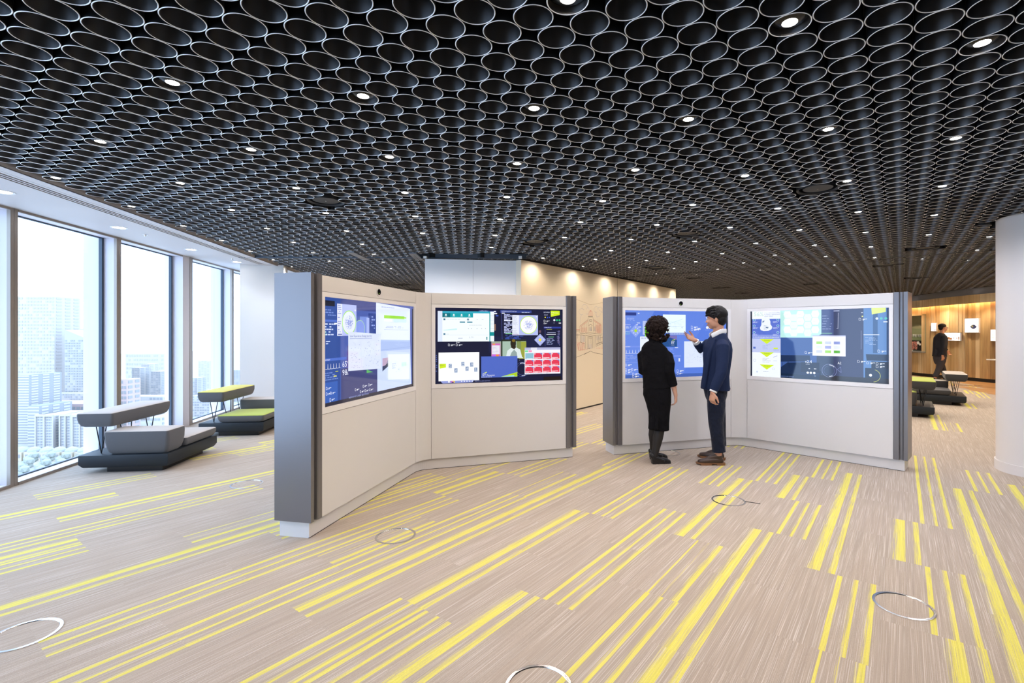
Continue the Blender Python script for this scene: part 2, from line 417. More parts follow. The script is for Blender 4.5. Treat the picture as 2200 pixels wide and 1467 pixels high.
print('tubes', len(tubes), 'lights', len(lights), len([l for l in lights if l[1]]))

# recessed downlights in the tubes
baf = MB().lathe((0, 0, 0), [(.071, .030), (.050, .016), (.029, .0095), (.028, .022), (.070, .040)], 24)
M['baffle'] = mat('baffle', (.02, .02, .02), .25, .5)
b0 = baf.build('downlight', M['baffle'], smooth=True, category='light', label='round recessed downlight glowing inside a ceiling tube', group='recessed downlights in the tube ceiling')
d0 = MB().lathe((0, 0, 0), [(.028, .0105), (.0001, .0105)], 20, closed=False).build('lamp_disc', M['lamp'], b0)
first = True
spot = bpy.data.lights.new('downlight_beam', 'SPOT'); spot.energy = SPOT_W; spot.color = SPOT_COL; spot.spot_size = R(165); spot.spot_blend = .8; spot.shadow_soft_size = .03
spot_c = spot.copy(); spot_c.color = (.97, .94, 1); spot_c.energy = SPOT_W*1.2; spot_w = spot.copy(); spot_w.energy = SPOT_W*.62; spot_w.color = (1, .92, .88); spot_f = spot.copy(); spot_f.energy = SPOT_W*1.15; spot_f.color = (1, .85, .70)
ivis = sorted([l for l in lights if l[1]], key=lambda l: l[0].length)
keep = ivis[:300]
ROWS = {}
ORD = ('first', 'second', 'third', 'fourth', 'fifth', 'sixth', 'seventh', 'eighth', 'ninth', 'tenth', 'eleventh', 'twelfth')
for p, _ in keep:
    q = p-TO; a_ = q.dot(TA)/TA.length_squared; c_ = q.dot(TB)/TB.length_squared; u_ = CX+FPX*p.x/p.y
    if 0 < u_ < 2200 and V0-FPX*(ZC-EYE)/p.y > 0: ROWS.setdefault(round((c_-a_-7)/8), []).append((u_, tuple(p)))
LAB = {}
for r_, l_ in ROWS.items():
    if 0 <= r_+1 < 9:
        for n_, (u_, q) in enumerate(sorted(l_)):
            if n_ < 12: LAB[q] = 'tube ceiling downlight, %s from the left in the %s row from the camera' % (ORD[n_], ORD[r_+1])
print('rows', {k: len(v) for k, v in ROWS.items()})
for p, _ in keep:
    if first: b, first = b0, False
    else: b = b0.copy(); COL.objects.link(b); d = d0.copy(); COL.objects.link(d); d.parent = b
    b.location = (p.x, p.y, ZC); b['label'] = LAB.get(tuple(p), 'small distant downlight glowing deep in the tube ceiling, beyond the numbered rows')
far_l = MB(); far_n = 0
for p, _ in ivis[300:]:
    far_l.cyl((p.x, p.y, ZC+.006), .028, .004, 8); far_n += 1
if far_n: far_l.build('far_downlights', M['lamp'], category='light', label='tiny distant downlights glowing at the far end of the tube ceiling', kind='stuff')
# beams: every lit tube nearby, thinned out with distance
for n_, (p, _) in enumerate(sorted(lights, key=lambda l: l[0].length)):
    d = p.length
    if d > 17: continue
    l = bpy.data.objects.new('downlight_beam', spot_w if (p-WP).dot(WN) < 3.2 else spot_c if 1.0 < p.x < 5.0 and 3.0 < p.y < 6.6 else spot_f if d > 8 else spot); COL.objects.link(l); l.location = (p.x, p.y, ZC-.012); l['kind'] = 'helper'
# round black air diffusers
names = ['beside the white soffit edge on the left', 'upper right of the tube ceiling near the round column', 'just in front of the pale partition', 'over the second display wall, nearer one', 'over the curly haired woman', 'by the long dark ceiling joint near the round column',
         'beyond the ceiling joint, over the right hand display', 'nearest the timber wall', 'left of three small ones above the standing man', 'middle of three small ones above the standing man', 'farthest of three small ones above the standing man', 'over the right wing of the second display wall', 'over the left display wall, nearer of two', 'over the left display wall, farther of two']
dif0 = None
for q, nm in zip(DIFF, names):
    if dif0 is None:
        dif0 = MB().lathe((0, 0, 0), [(.155, .0), (.16, .012), (.16, .09), (.145, .09), (.14, .012)], 40).build('air_diffuser', M['diffuser'], smooth=True, category='vent')
        MB().lathe((0, 0, 0), [(.110, .012), (.112, .02), (.0001, .024)], 40, closed=False).build('diffuser_plate', M['diffuser'], dif0, smooth=True)
        MB().lathe((0, 0, 0), [(.006, .008), (.005, .014)], 10, closed=False).build('screw', M['chrome'], dif0)
        d = dif0
    else: d = copy_tree(dif0)
    d.location = (q.x, q.y, ZC); d['label'] = 'round black air diffuser '+nm; d['group'] = 'round air diffusers in the ceiling'
# the long dark joint and the sliding-partition track
j0, j1 = at(1328, 597.5, ZC), at(2300, 525.5, ZC)
dj = (j1-j0).normalized(); nj = Vector((-dj.y, dj.x, 0)); Z = Vector((0, 0, 1))
MB().frame(Vector((j0.x, j0.y, 0)), dj, nj, Z, 0, (j1-j0).length, -.032, .032, ZC-.004, ZC+.10).build('ceiling_joint', M['slot'], ceil)
t0, t1 = at(545, 551.5, ZC), at(905, 557.5, ZC)
dt = Vector((1, .02, 0)).normalized(); nt_ = Vector((-dt.y, dt.x, 0))
MB().frame(Vector((-4.75, 7.70, 0)), dt, nt_, Z, 0, 4.5, -.012, .012, ZC-.012, ZC+.06).build('partition_track', mat('track_grey', (.10, .12, .15), .4, .5), ceil)
rail = MB()
for a, b in (((748, 540.5), (785, 557)), ((756, 540.5), (792, 557)), ((882, 543), (897, 558)), ((890, 543), (906, 558))):
    p, q = at(*a, ZC), at(*b, ZC); dd = (q-p).normalized(); nn = Vector((-dd.y, dd.x, 0))
    rail.frame(Vector((p.x, p.y, 0)), dd, nn, Z, 0, (q-p).length, -.028, .028, ZC-.012, ZC+.01)
rail.build('track_rail', mat('rail_blue', (.20, .24, .30), .35, .6), ceil)
# fascia and timber bulkhead over the far right
def ribbon(line, z0, z1, th, name, m, parent=None, **tags):
    mb = MB()
    for a, b in zip(line[:-1], line[1:]):
        d = (b-a).normalized(); n = Vector((-d.y, d.x, 0)); mb.frame(Vector((a.x, a.y, 0)), d, n, Z, -.002, (b-a).length+.002, -th, 0, z0, z1)
    return mb.build(name, m, parent, **tags)
def spline(line, k=4):
    out = []
    for i in range(len(line)-1):
        p0, p1, p2, p3 = line[max(i-1, 0)], line[i], line[i+1], line[min(i+2, len(line)-1)]
        for t in [q/k for q in range(k)]:
            out.append(.5*((2*p1)+(p2-p0)*t+(2*p0-5*p1+4*p2-p3)*t*t+(3*p1-p0-3*p2+p3)*t**3))
    return out+[line[-1]]
FASC = spline(FASCIA, 4)
WOODC = spline(WOODLINE, 6)
M['fascia'] = mat('fascia_grey', (.26, .265, .29), .3, .4)
fa = ribbon(FASC, 2.455, ZC+.005, .04, 'trim_1', M['fascia'], kind='structure', label='dark grey metal fascia band curving above the timber bulkhead')
bk = MB()
for i, (a, b) in enumerate(zip(FASC[:-1], FASC[1:])):
    d = (b-a).normalized(); n = Vector((-d.y, d.x, 0))
    MB().frame(Vector((a.x, a.y, 0)), d, n, Z, .001, (b-a).length, -.05, -.01, 2.23, 2.455).build('bulkhead_board', WOODS[(0, 3, 1, 0, 4, 3)[i//3 % 6]], fa)
us = MB()
for a, b, c, d in zip(FASC[:-1], FASC[1:], WOODC[::1], WOODC[1:]): pass
us.prism([(p.x+.02, p.y) for p in FASC]+[(p.x+.3, p.y) for p in WOODC[::-1]], 2.36, 2.40)
us.build('bulkhead_soffit', WOODS[3], fa)
cv = MB()
for a, b in zip(WOODC[:-1], WOODC[1:]):
    d = (b-a).normalized(); n = Vector((-d.y, d.x, 0)); cv.frame(Vector((a.x, a.y, 0)), d, n, Z, 0, (b-a).length, .10, .15, 2.33, 2.355)
cv.build('cove_light_strip', M['cove'], fa)

# ------------------------------------------------------------------ soffit along the windows
so = empty('ceiling_soffit', kind='structure')
mb = MB(); ss0, ss1 = -10.5, 6.6
cuts = [(.14, .158), (.18, .198), (.22, .238)]
edges = [0]
d_edges = [(-.02, SOFW-.243), (SOFW-.220, SOFW-.203), (SOFW-.180, SOFW-.163), (SOFW-.140, SOFW)]
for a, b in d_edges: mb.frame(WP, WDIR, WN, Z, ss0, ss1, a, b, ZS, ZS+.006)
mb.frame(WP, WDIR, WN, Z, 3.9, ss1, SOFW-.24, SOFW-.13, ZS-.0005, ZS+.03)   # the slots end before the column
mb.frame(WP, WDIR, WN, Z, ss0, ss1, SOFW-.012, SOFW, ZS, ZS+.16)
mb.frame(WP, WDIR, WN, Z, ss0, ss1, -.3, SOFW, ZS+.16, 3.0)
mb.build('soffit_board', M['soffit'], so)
MB().frame(WP, WDIR, WN, Z, ss0, 3.9, SOFW-.245, SOFW-.135, ZS+.0062, ZS+.02).build('air_slot', M['slot'], so)
MB().frame(WP, WDIR, WN, Z, ss0, ss1, SOFW-.105, SOFW-.102, ZS-.001, ZS+.001).build('soffit_seam', mat('seam', (.45, .46, .48), .6), so)
sl0 = None
for k, (u, v, lb) in enumerate(((5, 412, 'nearest round downlight in the white soffit, cut by the left edge of the photo'), (256, 489, 'second round downlight in the white soffit above the first window'), (410, 536, 'third round downlight in the white soffit above the far window'), (509, 563, 'last round downlight in the white soffit beside the square column'), (-500, 180, 'round downlight in the white soffit behind the left edge'))):
    p = at(u, v, ZS)
    if sl0 is None:
        sl0 = MB().lathe((0, 0, 0), [(.078, -.003), (.078, 0), (.06, .004), (.058, -.002)], 36).build('soffit_light', M['white'], smooth=True, category='light')
        MB().lathe((0, 0, 0), [(.058, -.0012), (.0001, -.0012)], 30, closed=False).build('lamp_disc', M['lamp'], sl0); s_ = sl0
    else: s_ = copy_tree(sl0)
    s_.location = p; s_['label'] = lb; s_['group'] = 'downlights in the white soffit'
    l = bpy.data.lights.new('soffit_beam', 'SPOT'); l.energy = 9; l.color = (.95, .96, 1); l.spot_size = R(100); l.spot_blend = .7; l.shadow_soft_size = .05
    lo = bpy.data.objects.new('soffit_beam', l); COL.objects.link(lo); lo.location = p-Vector((0, 0, .02)); lo['kind'] = 'helper'
for (u, v, lb) in ((312, 504, 'small chrome sprinkler head between the second and third soffit downlights'), (499, 555, 'small chrome sprinkler head by the last soffit downlight')):
    p = at(u, v, ZS); sp = MB().lathe(p, [(.028, 0), (.028, -.003), (.012, -.005), (.007, -.02), (.016, -.022), (.016, -.025), (.0001, -.026)], 16, closed=False).build('sprinkler', M['chrome'], smooth=True, category='sprinkler', label=lb)

# ------------------------------------------------------------------ window wall
GD = -.16           # glass plane behind the front of the frames
def window(idx, s0, s1, pier=0.0):
    """bay between two fins: fin front from s0 to s0+.08, glass up to s1"""
    w = empty('window_%d' % idx, kind='structure')
    mb = MB(); mb.frame(WP, WDIR, WN, Z, s0, s0+.0385, -.03, 0, .0, ZS-.0); mb.frame(WP, WDIR, WN, Z, s0+.0415, s0+.08, -.03, 0, .0, ZS)
    mb.build('mullion', M['brown'], w)
    MB().frame(WP, WDIR, WN, Z, s0+.038, s0+.042, -.03, -.006, 0, ZS).build('mullion_joint', M['gasket'], w)
    mb = MB(); mb.frame(WP, WDIR, WN, Z, s0+.0-pier, s0+.079, GD-.03, -.03, .0, ZS)
    if pier: mb.frame(WP, WDIR, WN, Z, s0-pier, s0-.002, -.03, -.004, 0, ZS)
    mb.build('fin', M['reveal'], w)
    MB().frame(WP, WDIR, WN, Z, s0-.012, s0+.06, GD-.19, GD-.02, -.4, 3.2).build('exterior_fin', mat_ext, w)
    g0, g1 = s0+.08, s1-pier_next.get(idx, 0)
    mb = MB()
    mb.frame(WP, WDIR, WN, Z, g1-.03, g1, GD-.015, GD+.02, .03, ZS-.02); mb.frame(WP, WDIR, WN, Z, g0, g1, GD-.015, GD+.012, .018, .034)
    mb.frame(WP, WDIR, WN, Z, g0, g1, GD-.015, GD+.012, ZS-.028, ZS-.014); mb.frame(WP, WDIR, WN, Z, g0, g0+.01, GD-.015, GD+.02, .03, ZS-.02)
    mb.build('glazing_frame', M['gasket'], w)
    MB().frame(WP, WDIR, WN, Z, g0, g1, GD-.004, GD+.004, .03, ZS-.02).build('glass_pane', M['glass'], w)
    MB().frame(WP, WDIR, WN, Z, g0, g1, GD-.02, -.012, -.02, .022).build('sill', M['white_wall'], w)
    MB().frame(WP, WDIR, WN, Z, g0, g1, -.012, .006, 0, .028).build('sill_edge', M['brown'], w)
    mb = MB(); mb.frame(WP, WDIR, WN, Z, g0, g1, GD-.02, -.012, ZS-.016, ZS+.02); mb.build('head_reveal', M['reveal'], w)
    MB().frame(WP, WDIR, WN, Z, g0, g1, -.012, .004, ZS-.022, ZS+.01).build('head_edge', M['brown'], w)
mat_ext = mat('exterior_fin', (.56, .50, .49), .5)
starts = [-11.335, -9.895, -8.455, -7.015, -5.575, -4.135, -2.695, -1.255, .105, 1.545, 3.197, 4.62, 6.1]
pier_next = {10: .20}
for i in range(12):
    window(i+1, starts[i], starts[i+1], .19 if i == 10 else 0)
MB().frame(WP, WDIR, WN, Z, -11.4, 7.8, GD-.10, 0, -.25, -.02).build('wall_left', M['white_wall'], kind='structure')
# portal so that the sky is sampled through the panes
pl = bpy.data.lights.new('sky_portal', 'AREA'); pl.shape = 'RECTANGLE'; pl.size = 17; pl.size_y = 2.6; pl.cycles.is_portal = True
po = bpy.data.objects.new('sky_portal', pl); COL.objects.link(po); po['kind'] = 'helper'
po.location = wl(-2.8, GD-.5, 1.3); po.rotation_euler = (WN.to_track_quat('-Z', 'Y')).to_euler()

# square white column at the end of the windows, wall beyond
ca, cb = at(515.5, 568, ZS), at(609, 572, ZS)
cd = (Vector((cb.x, cb.y, 0))-Vector((ca.x, ca.y, 0))); cl = cd.length; cd.normalize(); cn = Vector((-cd.y, cd.x, 0))
MB().frame(Vector((ca.x, ca.y, 0)), cd, cn, Z, 0, cl, 0, .6, 0, ZS+.02).build('column', M['white_wall'], kind='structure', label='square white column at the end of the windows')
MB().frame(wl(5.7), WN, WDIR, Z, -.3, 1.3, 0, .15, 0, 3).build('wall_far_left', M['white_wall'], kind='structure')
MB().frame(wl(5.7), WDIR, WN, Z, .1, 12, 1.15, 1.3, 0, ZC).build('wall_left_far', M['white_wall'], kind='structure')
wsl = bpy.data.lights.new('wall_washer', 'SPOT'); wsl.energy = 12; wsl.color = (.9, .93, 1); wsl.spot_size = R(75); wsl.spot_blend = .9; wsl.shadow_soft_size = .04
wo = bpy.data.objects.new('wall_washer', wsl); COL.objects.link(wo); wo.location = (-4.62, 8.15, ZS-.03); wo.rotation_euler = (R(14), 0, 0); wo['kind'] = 'helper'
# shell out of view
MB().box(-6.8, 17, -6.2, -6, -.2, 3.1).build('wall_back', M['white_wall'], kind='structure')
MB().box(16.8, 17, -6, 21.5, -.2, 3.1).build('wall_right', M['white_wall'], kind='structure')
MB().box(-8, 17, 21.3, 21.5, -.2, 3.1).build('wall_far', M['cream'], kind='structure')

# ------------------------------------------------------------------ partitions: pale blue and cream
ZP = 2.585
pa, pb = at(913, 556, ZP), at(1116.8, 560, ZP)
pa = Vector((pa.x, pa.y, 0)); pb = Vector((pb.x, pb.y, 0)); pd = (pb-pa).normalized(); pn = Vector((-pd.y, pd.x, 0)); pL = (pb-pa).length
wp = empty('wall_partition', kind='structure')
for i in range(2):
    MB().frame(pa, pd, pn, Z, pL*i/2+.002*i, pL*(i+1)/2-.001, 0, .09, .012, ZP).build('partition_panel', M['bluewall'], wp)
MB().frame(pa, pd, pn, Z, -.01, pL+.02, .01, .08, ZP, ZP+.012).build('panel_head', M['chrome'], wp)
for u in (918, 1119):
    p = at(u, 556, ZP+.02); MB().box(p.x-.03, p.x+.02, pa.y+.0, pa.y+.08, ZP+.01, ZP+.045).build('panel_hanger', M['white_wall'], wp)
c0 = Vector((.587, 9.025, 0)); cdir = e2(R(54.1)); cn = Vector((cdir.y, -cdir.x, 0))      # cn faces the camera side
def cream_s(u):
    k = (u-CX)/FPX; return -(c0.x-k*c0.y)/(cdir.x-k*cdir.y)
wc = empty('wall_cream', kind='structure')
sL, sJ, sR = cream_s(1119.5), cream_s(1326.5), cream_s(1452)
seams = [sL, (sL*.48+sJ*.52), sJ]
MB().frame(c0, cdir, cn, Z, sL, sJ-.012, -.10, 0, .03, ZP).build('cream_panel', M['cream'], wc)
MB().frame(c0, cdir, cn, Z, sJ+.012, sR, -.10, 0, .03, ZP).build('cream_panel', M['cream'], wc)
MB().frame(c0, cdir, cn, Z, sJ-.012, sJ+.012, -.10, -.01, .0, ZC).build('panel_joint', M['slot'], wc)
MB().frame(c0, cdir, cn, Z, sL, sR, -.09, -.015, 0, .03).build('shadow_gap', M['slot'], wc)
MB().frame(c0, cdir, cn, Z, sL, sR, -.09, -.02, ZP, ZC+.02).build('head_gap', M['slot'], wc)
for k, s in enumerate([sL+.25+.42*i for i in range(14)]):
    if s > sR: break
    q = c0+cdir*s+cn*.16; l = bpy.data.lights.get('cream_washer') or bpy.data.lights.new('cream_washer', 'SPOT')
    l.energy = 3.6; l.color = (1, .88, .70); l.spot_size = R(80); l.spot_blend = .9; l.shadow_soft_size = .03
    lo = bpy.data.objects.new('cream_washer', l); COL.objects.link(lo); lo.location = (q.x, q.y, ZC-.03); lo['kind'] = 'helper'
for u in (935, 985, 1040, 1095):  # added fill spots that brighten the pale partition, no fittings there
    p = at(u, 556, ZC); l = bpy.data.lights.get('partition_fill') or bpy.data.lights.new('partition_fill', 'SPOT'); l.energy = 9; l.color = (.84, .91, 1); l.spot_size = R(110); l.spot_blend = 1; l.shadow_soft_size = .05
    lo = bpy.data.objects.new('partition_fill', l); COL.objects.link(lo); lo.location = (p.x, pa.y-.75, ZC-.03); lo.rotation_euler = (R(28), 0, 0); lo['kind'] = 'helper'
# mural sketch on the cream wall (flat pen drawing)
def wall_pt(u, v, d=.0015):
    s = cream_s(u); p = c0+cdir*s+cn*d; return Vector((p.x, p.y, hgt(p.y, v)))
def mz(x, y): return (1220+x*.10905, 640+y*.10905)
def strokes(name, lines, w, m, parent):
    mb = MB()
    for ln in lines:
        pts = [wall_pt(*mz(*p)) for p in ln]
        for a, b in zip(pts[:-1], pts[1:]):
            d = b-a
            if d.length < 1e-4: continue
            d.normalize(); n = d.cross(cn).normalized()*w/2
            mb.add([a-n, b-n, b+n, a+n], [(0, 1, 2, 3)])
    mb.build(name, m, parent, kind='stuff')
def hatch(x0, y0, x1, y1, n, jit=10, seed=1):
    r = random.Random(seed); out = []
    for i in range(n):
        x = x0+(x1-x0)*i/n; out.append([(x+r.uniform(-jit, jit), y0+r.uniform(-jit, jit)), (x+(x1-x0)/n*.7+r.uniform(-jit, jit), y1+r.uniform(-jit, jit))])
    return out
mu = empty('wall_mural', category='mural', label='pen and crayon street corner drawing of a domed building on the cream wall')
ink = mat('mural_ink', (.10, .085, .07), .7); sep_ = mat('mural_sepia', (.30, .22, .13), .7); red = mat('mural_red', (.62, .16, .14), .7); blu = mat('mural_lilac', (.36, .37, .52), .7); gry = mat('mural_grey', (.42, .42, .48), .7)
def arc(cx, cy, rx, ry, a0, a1, n=14): return [(cx+rx*math.cos(R(a0+(a1-a0)*i/n)), cy+ry*math.sin(R(a0+(a1-a0)*i/n))) for i in range(n+1)]
strokes('ink_lines', [[(400, 375), (490, 375)], [(400, 362), (490, 365)], [(395, 395), (400, 660)], [(495, 385), (500, 660)], [(425, 430), (470, 430), (470, 460), (425, 460), (425, 430)],
    [(412, 545), (445, 515), (480, 545)], [(430, 560), (430, 655)], [(462, 560), (462, 655)], [(345, 735), (440, 752), (545, 735)], [(345, 700), (440, 715), (545, 700)], [(340, 740), (340, 1000)], [(380, 755), (385, 1000)],
    [(490, 755), (490, 990)], [(515, 750), (515, 990)], [(545, 735), (548, 960)], [(400, 765), (475, 765), (475, 790), (400, 790), (400, 765)], [(405, 800), (405, 1000)], [(470, 800), (470, 1000)], [(437, 800), (437, 900)],
    [(235, 690), (340, 700)], [(245, 725), (340, 742)], [(245, 725), (245, 870)], [(240, 865), (330, 905)], [(550, 745), (660, 740)], [(548, 705), (665, 715)], [(560, 920), (680, 860)], [(560, 950), (690, 885)], [(560, 905), (640, 870)],
    [(640, 775), (690, 770)], [(686, 690), (686, 1000)], [(660, 870), (690, 905)], [(130, 1015), (158, 1020)], [(150, 990), (150, 1030)], [(135, 1178), (240, 1140), (330, 1100), (445, 1048), (500, 1072), (595, 1095), (700, 1110)], [(320, 1112), (445, 1048)], [(445, 1048), (520, 1080), (592, 1096)],
    [(185, 700), (185, 800)], [(130, 730), (235, 728)], [(640, 745), (642, 860)], [(600, 745), (602, 880)], [(425, 1000), (440, 985)], [(370, 1010), (440, 985)]], .006, ink, mu)
strokes('sepia_lines', [[(240, 545), (395, 425)], [(500, 420), (655, 520)], [(235, 550), (232, 690)], [(655, 520), (660, 715)], [(130, 640), (232, 645)], [(360, 480), (360, 660)], [(330, 500), (332, 660)], [(300, 525), (300, 670)], [(270, 545), (270, 670)], [(545, 470), (548, 690)], [(590, 500), (592, 690)], [(625, 520), (628, 700)],
    [(520, 560), (520, 660)], [(140, 20), (280, 70), (440, 135), (560, 115), (690, 90)], [(130, 660), (232, 662)], [(340, 680), (545, 690)], [(580, 800), (582, 880)], [(620, 790), (622, 870)], [(350, 860), (350, 1000)]], .004, sep_, mu)
strokes('red_lines', [arc(448, 345, 45, 100, 180, 360), arc(448, 345, 30, 90, 180, 360), arc(448, 345, 12, 95, 180, 360), [(448, 240), (448, 340)], [(403, 345), (493, 345)], [(235, 560), (395, 440)], [(245, 575), (390, 460)], [(500, 432), (650, 530)], [(505, 450), (650, 545)], [(130, 618), (232, 620)], [(130, 630), (232, 632)]]
    +hatch(245, 580, 375, 680, 12, 6, 2)+hatch(550, 530, 655, 690, 14, 6, 3)+hatch(190, 880, 330, 1030, 16, 14, 4)+hatch(560, 985, 690, 995, 8, 5, 5)+[[(240, 870), (190, 920), (210, 1030), (330, 1020), (395, 1000)]], .004, red, mu)
strokes('lilac_lines', [arc(330, 180, 55, 50, 100, 420), arc(270, 270, 55, 60, 60, 330), arc(380, 250, 40, 70, -80, 120), [(270, 330), (240, 400), (250, 500)], arc(560, 230, 45, 60, 80, 340), arc(630, 240, 50, 60, 190, 420), arc(590, 310, 45, 60, -20, 180), [(550, 260), (570, 390)], [(600, 230), (690, 290)]]
    +hatch(430, 570, 465, 650, 6, 4, 6)+hatch(260, 745, 335, 870, 10, 4, 7)+hatch(555, 760, 640, 830, 10, 5, 8)+hatch(400, 910, 475, 1000, 8, 4, 9)+hatch(520, 560, 540, 655, 4, 3, 10), .0035, blu, mu)

# ------------------------------------------------------------------ round column on the right
MB().cyl(C2, C2R, ZC+.02, 96).build('round_column', M['column'], smooth=True, kind='structure', label='round white column at the right edge')
rc = bpy.data.objects['round_column']; rc.name = 'round_column'
MB().cyl(C2, C2R+.012, .10, 96).build('baseboard_column', M['column'], smooth=True, kind='structure')

# ------------------------------------------------------------------ timber wall, niche, light boxes
ww = empty('wall_timber', kind='structure')
rr = random.Random(11)
cum = [0]
for a, b in zip(WOODC[:-1], WOODC[1:]): cum.append(cum[-1]+(b-a).length)
def wpt(s):
    for i in range(len(cum)-1):
        if s <= cum[i+1]: t = (s-cum[i])/(cum[i+1]-cum[i]); return WOODC[i].lerp(WOODC[i+1], t), (WOODC[i+1]-WOODC[i]).normalized()
    return WOODC[-1], (WOODC[-1]-WOODC[-2]).normalized()
s = 0; NY = 16.01
while s < cum[-1]-.2:
    w_ = rr.uniform(.07, .19); p, d = wpt(s); n = Vector((-d.y, d.x, 0)); pr = rr.choice((0, .012, .03, .022)); m = WOODS[rr.choice((0, 1, 1, 2, 3, 4, 0, 3))]
    if p.y < NY or p.y > 17.9: MB().frame(p, d, n, Z, .002, w_-.002, -.05, pr, .10, 2.42).build('timber_board', m, ww)
    else:
        MB().frame(p, d, n, Z, .002, w_-.002, -.05, pr, .10, .80).build('timber_board', m, ww)
        MB().frame(p, d, n, Z, .002, w_-.002, -.05, pr, 1.99, 2.42).build('timber_board', m, ww)
    s += w_
kb = ribbon(WOODC, 0, .10, .03, 'baseboard_timber', M['slot'], kind='structure')
# niche
nb = MB(); nb.box(12.8, 12.86, 15.9, 18.0, .78, 2.02); nb.box(12.42, 12.86, 15.96, 16.0, .78, 2.02); nb.box(12.42, 12.86, 15.96, 18, 2.0, 2.03)
nb.build('niche_lining', mat('niche_olive', (.36, .32, .19), .6), ww)
MB().box(12.30, 12.84, 15.98, 18.0, .775, .815).build('niche_counter', mat('counter_grey', (.25, .25, .26), .3), ww)
for z in (1.274, 1.556): MB().box(12.5, 12.8, 16.03, 17.9, z-.008, z).build('glass_shelf', M['shelf_glass'], ww)
for k in range(8):
    y = 16.08+k*.115
    MB().lathe((12.56+(.02 if k % 2 else 0), y, 1.275), [(.02, 0), (.030, .01), (.045, .095), (.040, .095), (.026, .014), (.0001, .012)], 16, closed=False).build('cup', M['white'], smooth=True, category='cup', label='white cup in the row on the glass shelf of the timber wall niche', group='white cups on the niche shelf')
fr = MB().box(12.5, 12.54, 16.05, 16.75, .83, 1.165).build('framed_picture', M['black'], category='picture', label='black framed flower picture leaning on the niche counter')
MB().box(12.496, 12.50, 16.42, 16.72, .86, 1.13).build('flower_print', vary(mat('flower_print', (.2, .05, .05), .5), (.03, .02, .02), (.75, .30, .25), 18), fr)
for (yy, zz, r_) in ((16.38, 1.09, .055), (16.30, 1.04, .04), (16.10, 1.07, .05)):
    MB().cyl((12.497, yy, zz), r_, .003, 14, Vector((-1, 0, 0))).build('white_blossom', M['white'], fr)
bt = MB().box(12.42, 12.50, 16.62, 16.78, .815, .85).build('paper_stack', M['white'], category='papers', label='small white stack of papers on the niche counter')
# light boxes on the boards: outer frame + glowing face + flat print
def lightbox(u0, u1, v0, v1, lb, prints=()):
    um = (u0+u1)/2; k = (um-CX)/FPX; best = None
    for i in range(400):
        sx = cum[-1]*i/400; p, d = wpt(sx)
        if best is None or abs(p.x-k*p.y) < best[0]: best = (abs(p.x-k*p.y), p, d)
    p, d = best[1], best[2]; n = Vector((-d.y, d.x, 0)); o = p+n*.031
    # how far along the wall the two sides lie
    def sd(u): q = (u-CX)/FPX; return -(o.x-q*o.y)/(d.x-q*d.y)
    a0, a1 = sorted((sd(u0), sd(u1))); z1, z0 = hgt(p.y, v0), hgt(p.y, v1)
    r = MB().frame(o, d, n, Z, a0-.015, a1+.015, 0, .05, z0-.015, z1+.015).build('light_box', mat('box_frame', (.55, .52, .55), .4), category='light box', label=lb)
    MB().frame(o, d, n, Z, a0, a1, .05, .054, z0, z1).build('glowing_face', M['lampbox'], r)
    for (fa_, fb, ga, gb, c) in prints:     # fractions from the left, from the top
        A_, B_ = sd(u0+(u1-u0)*fa_), sd(u0+(u1-u0)*fb)
        A_, B_ = sorted((A_, B_))
        if fb-fa_ > .35 and gb-ga > .1:
            cz, rz_, rx_ = z1-(z1-z0)*(ga+gb)/2, (z1-z0)*(gb-ga)/2, (B_-A_)/2; m_ = MB(); pp = [o+d*((A_+B_)/2+rx_*math.cos(t*PI/12))+n*.0555+Vector((0, 0, cz+rz_*math.sin(t*PI/12))) for t in range(24)]; m_.add(pp, [tuple(range(24))]); m_.build('print', mat('print_ink', c, .6), r); continue
        MB().frame(o, d, n, Z, A_, B_, .0545, .056, z1-(z1-z0)*gb, z1-(z1-z0)*ga).build('print', mat('print_ink', c, .6), r)
lightbox(2003.6, 2013.2, 694.5, 711, 'narrow glowing box sign left of the walking man', [(.72, .98, .78, .93, (.35, .15, .25))])
lightbox(2030, 2065.7, 715.5, 731, 'wide glowing box sign with orange figures behind the walking man', [(.25, .38, .52, .92, (.85, .45, .25)), (.38, .52, .66, .92, (.80, .38, .18)), (.60, .66, .62, .76, (.6, .35, .15)), (.78, .83, .60, .80, (.75, .35, .15)), (.90, .97, .48, .90, (.80, .40, .20))])
lightbox(2076, 2105, 684.5, 714, 'square glowing box sign with a dark blue oval', [(.40, .88, .48, .70, (.12, .14, .28)), (.45, .83, .43, .76, (.13, .15, .30)), (.5, .62, .5, .62, (.5, .45, .2))])
lightbox(2131.8, 2146, 708.6, 731.8, 'glowing box sign half hidden by the round column', [(.1, .5, .45, .50, (.8, .5, .4)), (.1, .5, .56, .61, (.8, .5, .4)), (.1, .5, .67, .72, (.8, .5, .4))])
for k in range(7):
    q, d_ = wpt(2.2+1.35*k); n_ = Vector((-d_.y, d_.x, 0)); q = q+n_*.42; MB().cyl((q.x, q.y, 2.352), .045, .01, 20).build('bulkhead_lamp', M['lamp'], fa)
    l = bpy.data.lights.get('bulkhead_beam') or bpy.data.lights.new('bulkhead_beam', 'SPOT'); l.energy = 60; l.color = (1, .84, .62); l.spot_size = R(140); l.spot_blend = .8; l.shadow_soft_size = .04
    lo = bpy.data.objects.new('bulkhead_beam', l); COL.objects.link(lo); lo.location = (q.x, q.y, 2.33); lo['kind'] = 'helper'
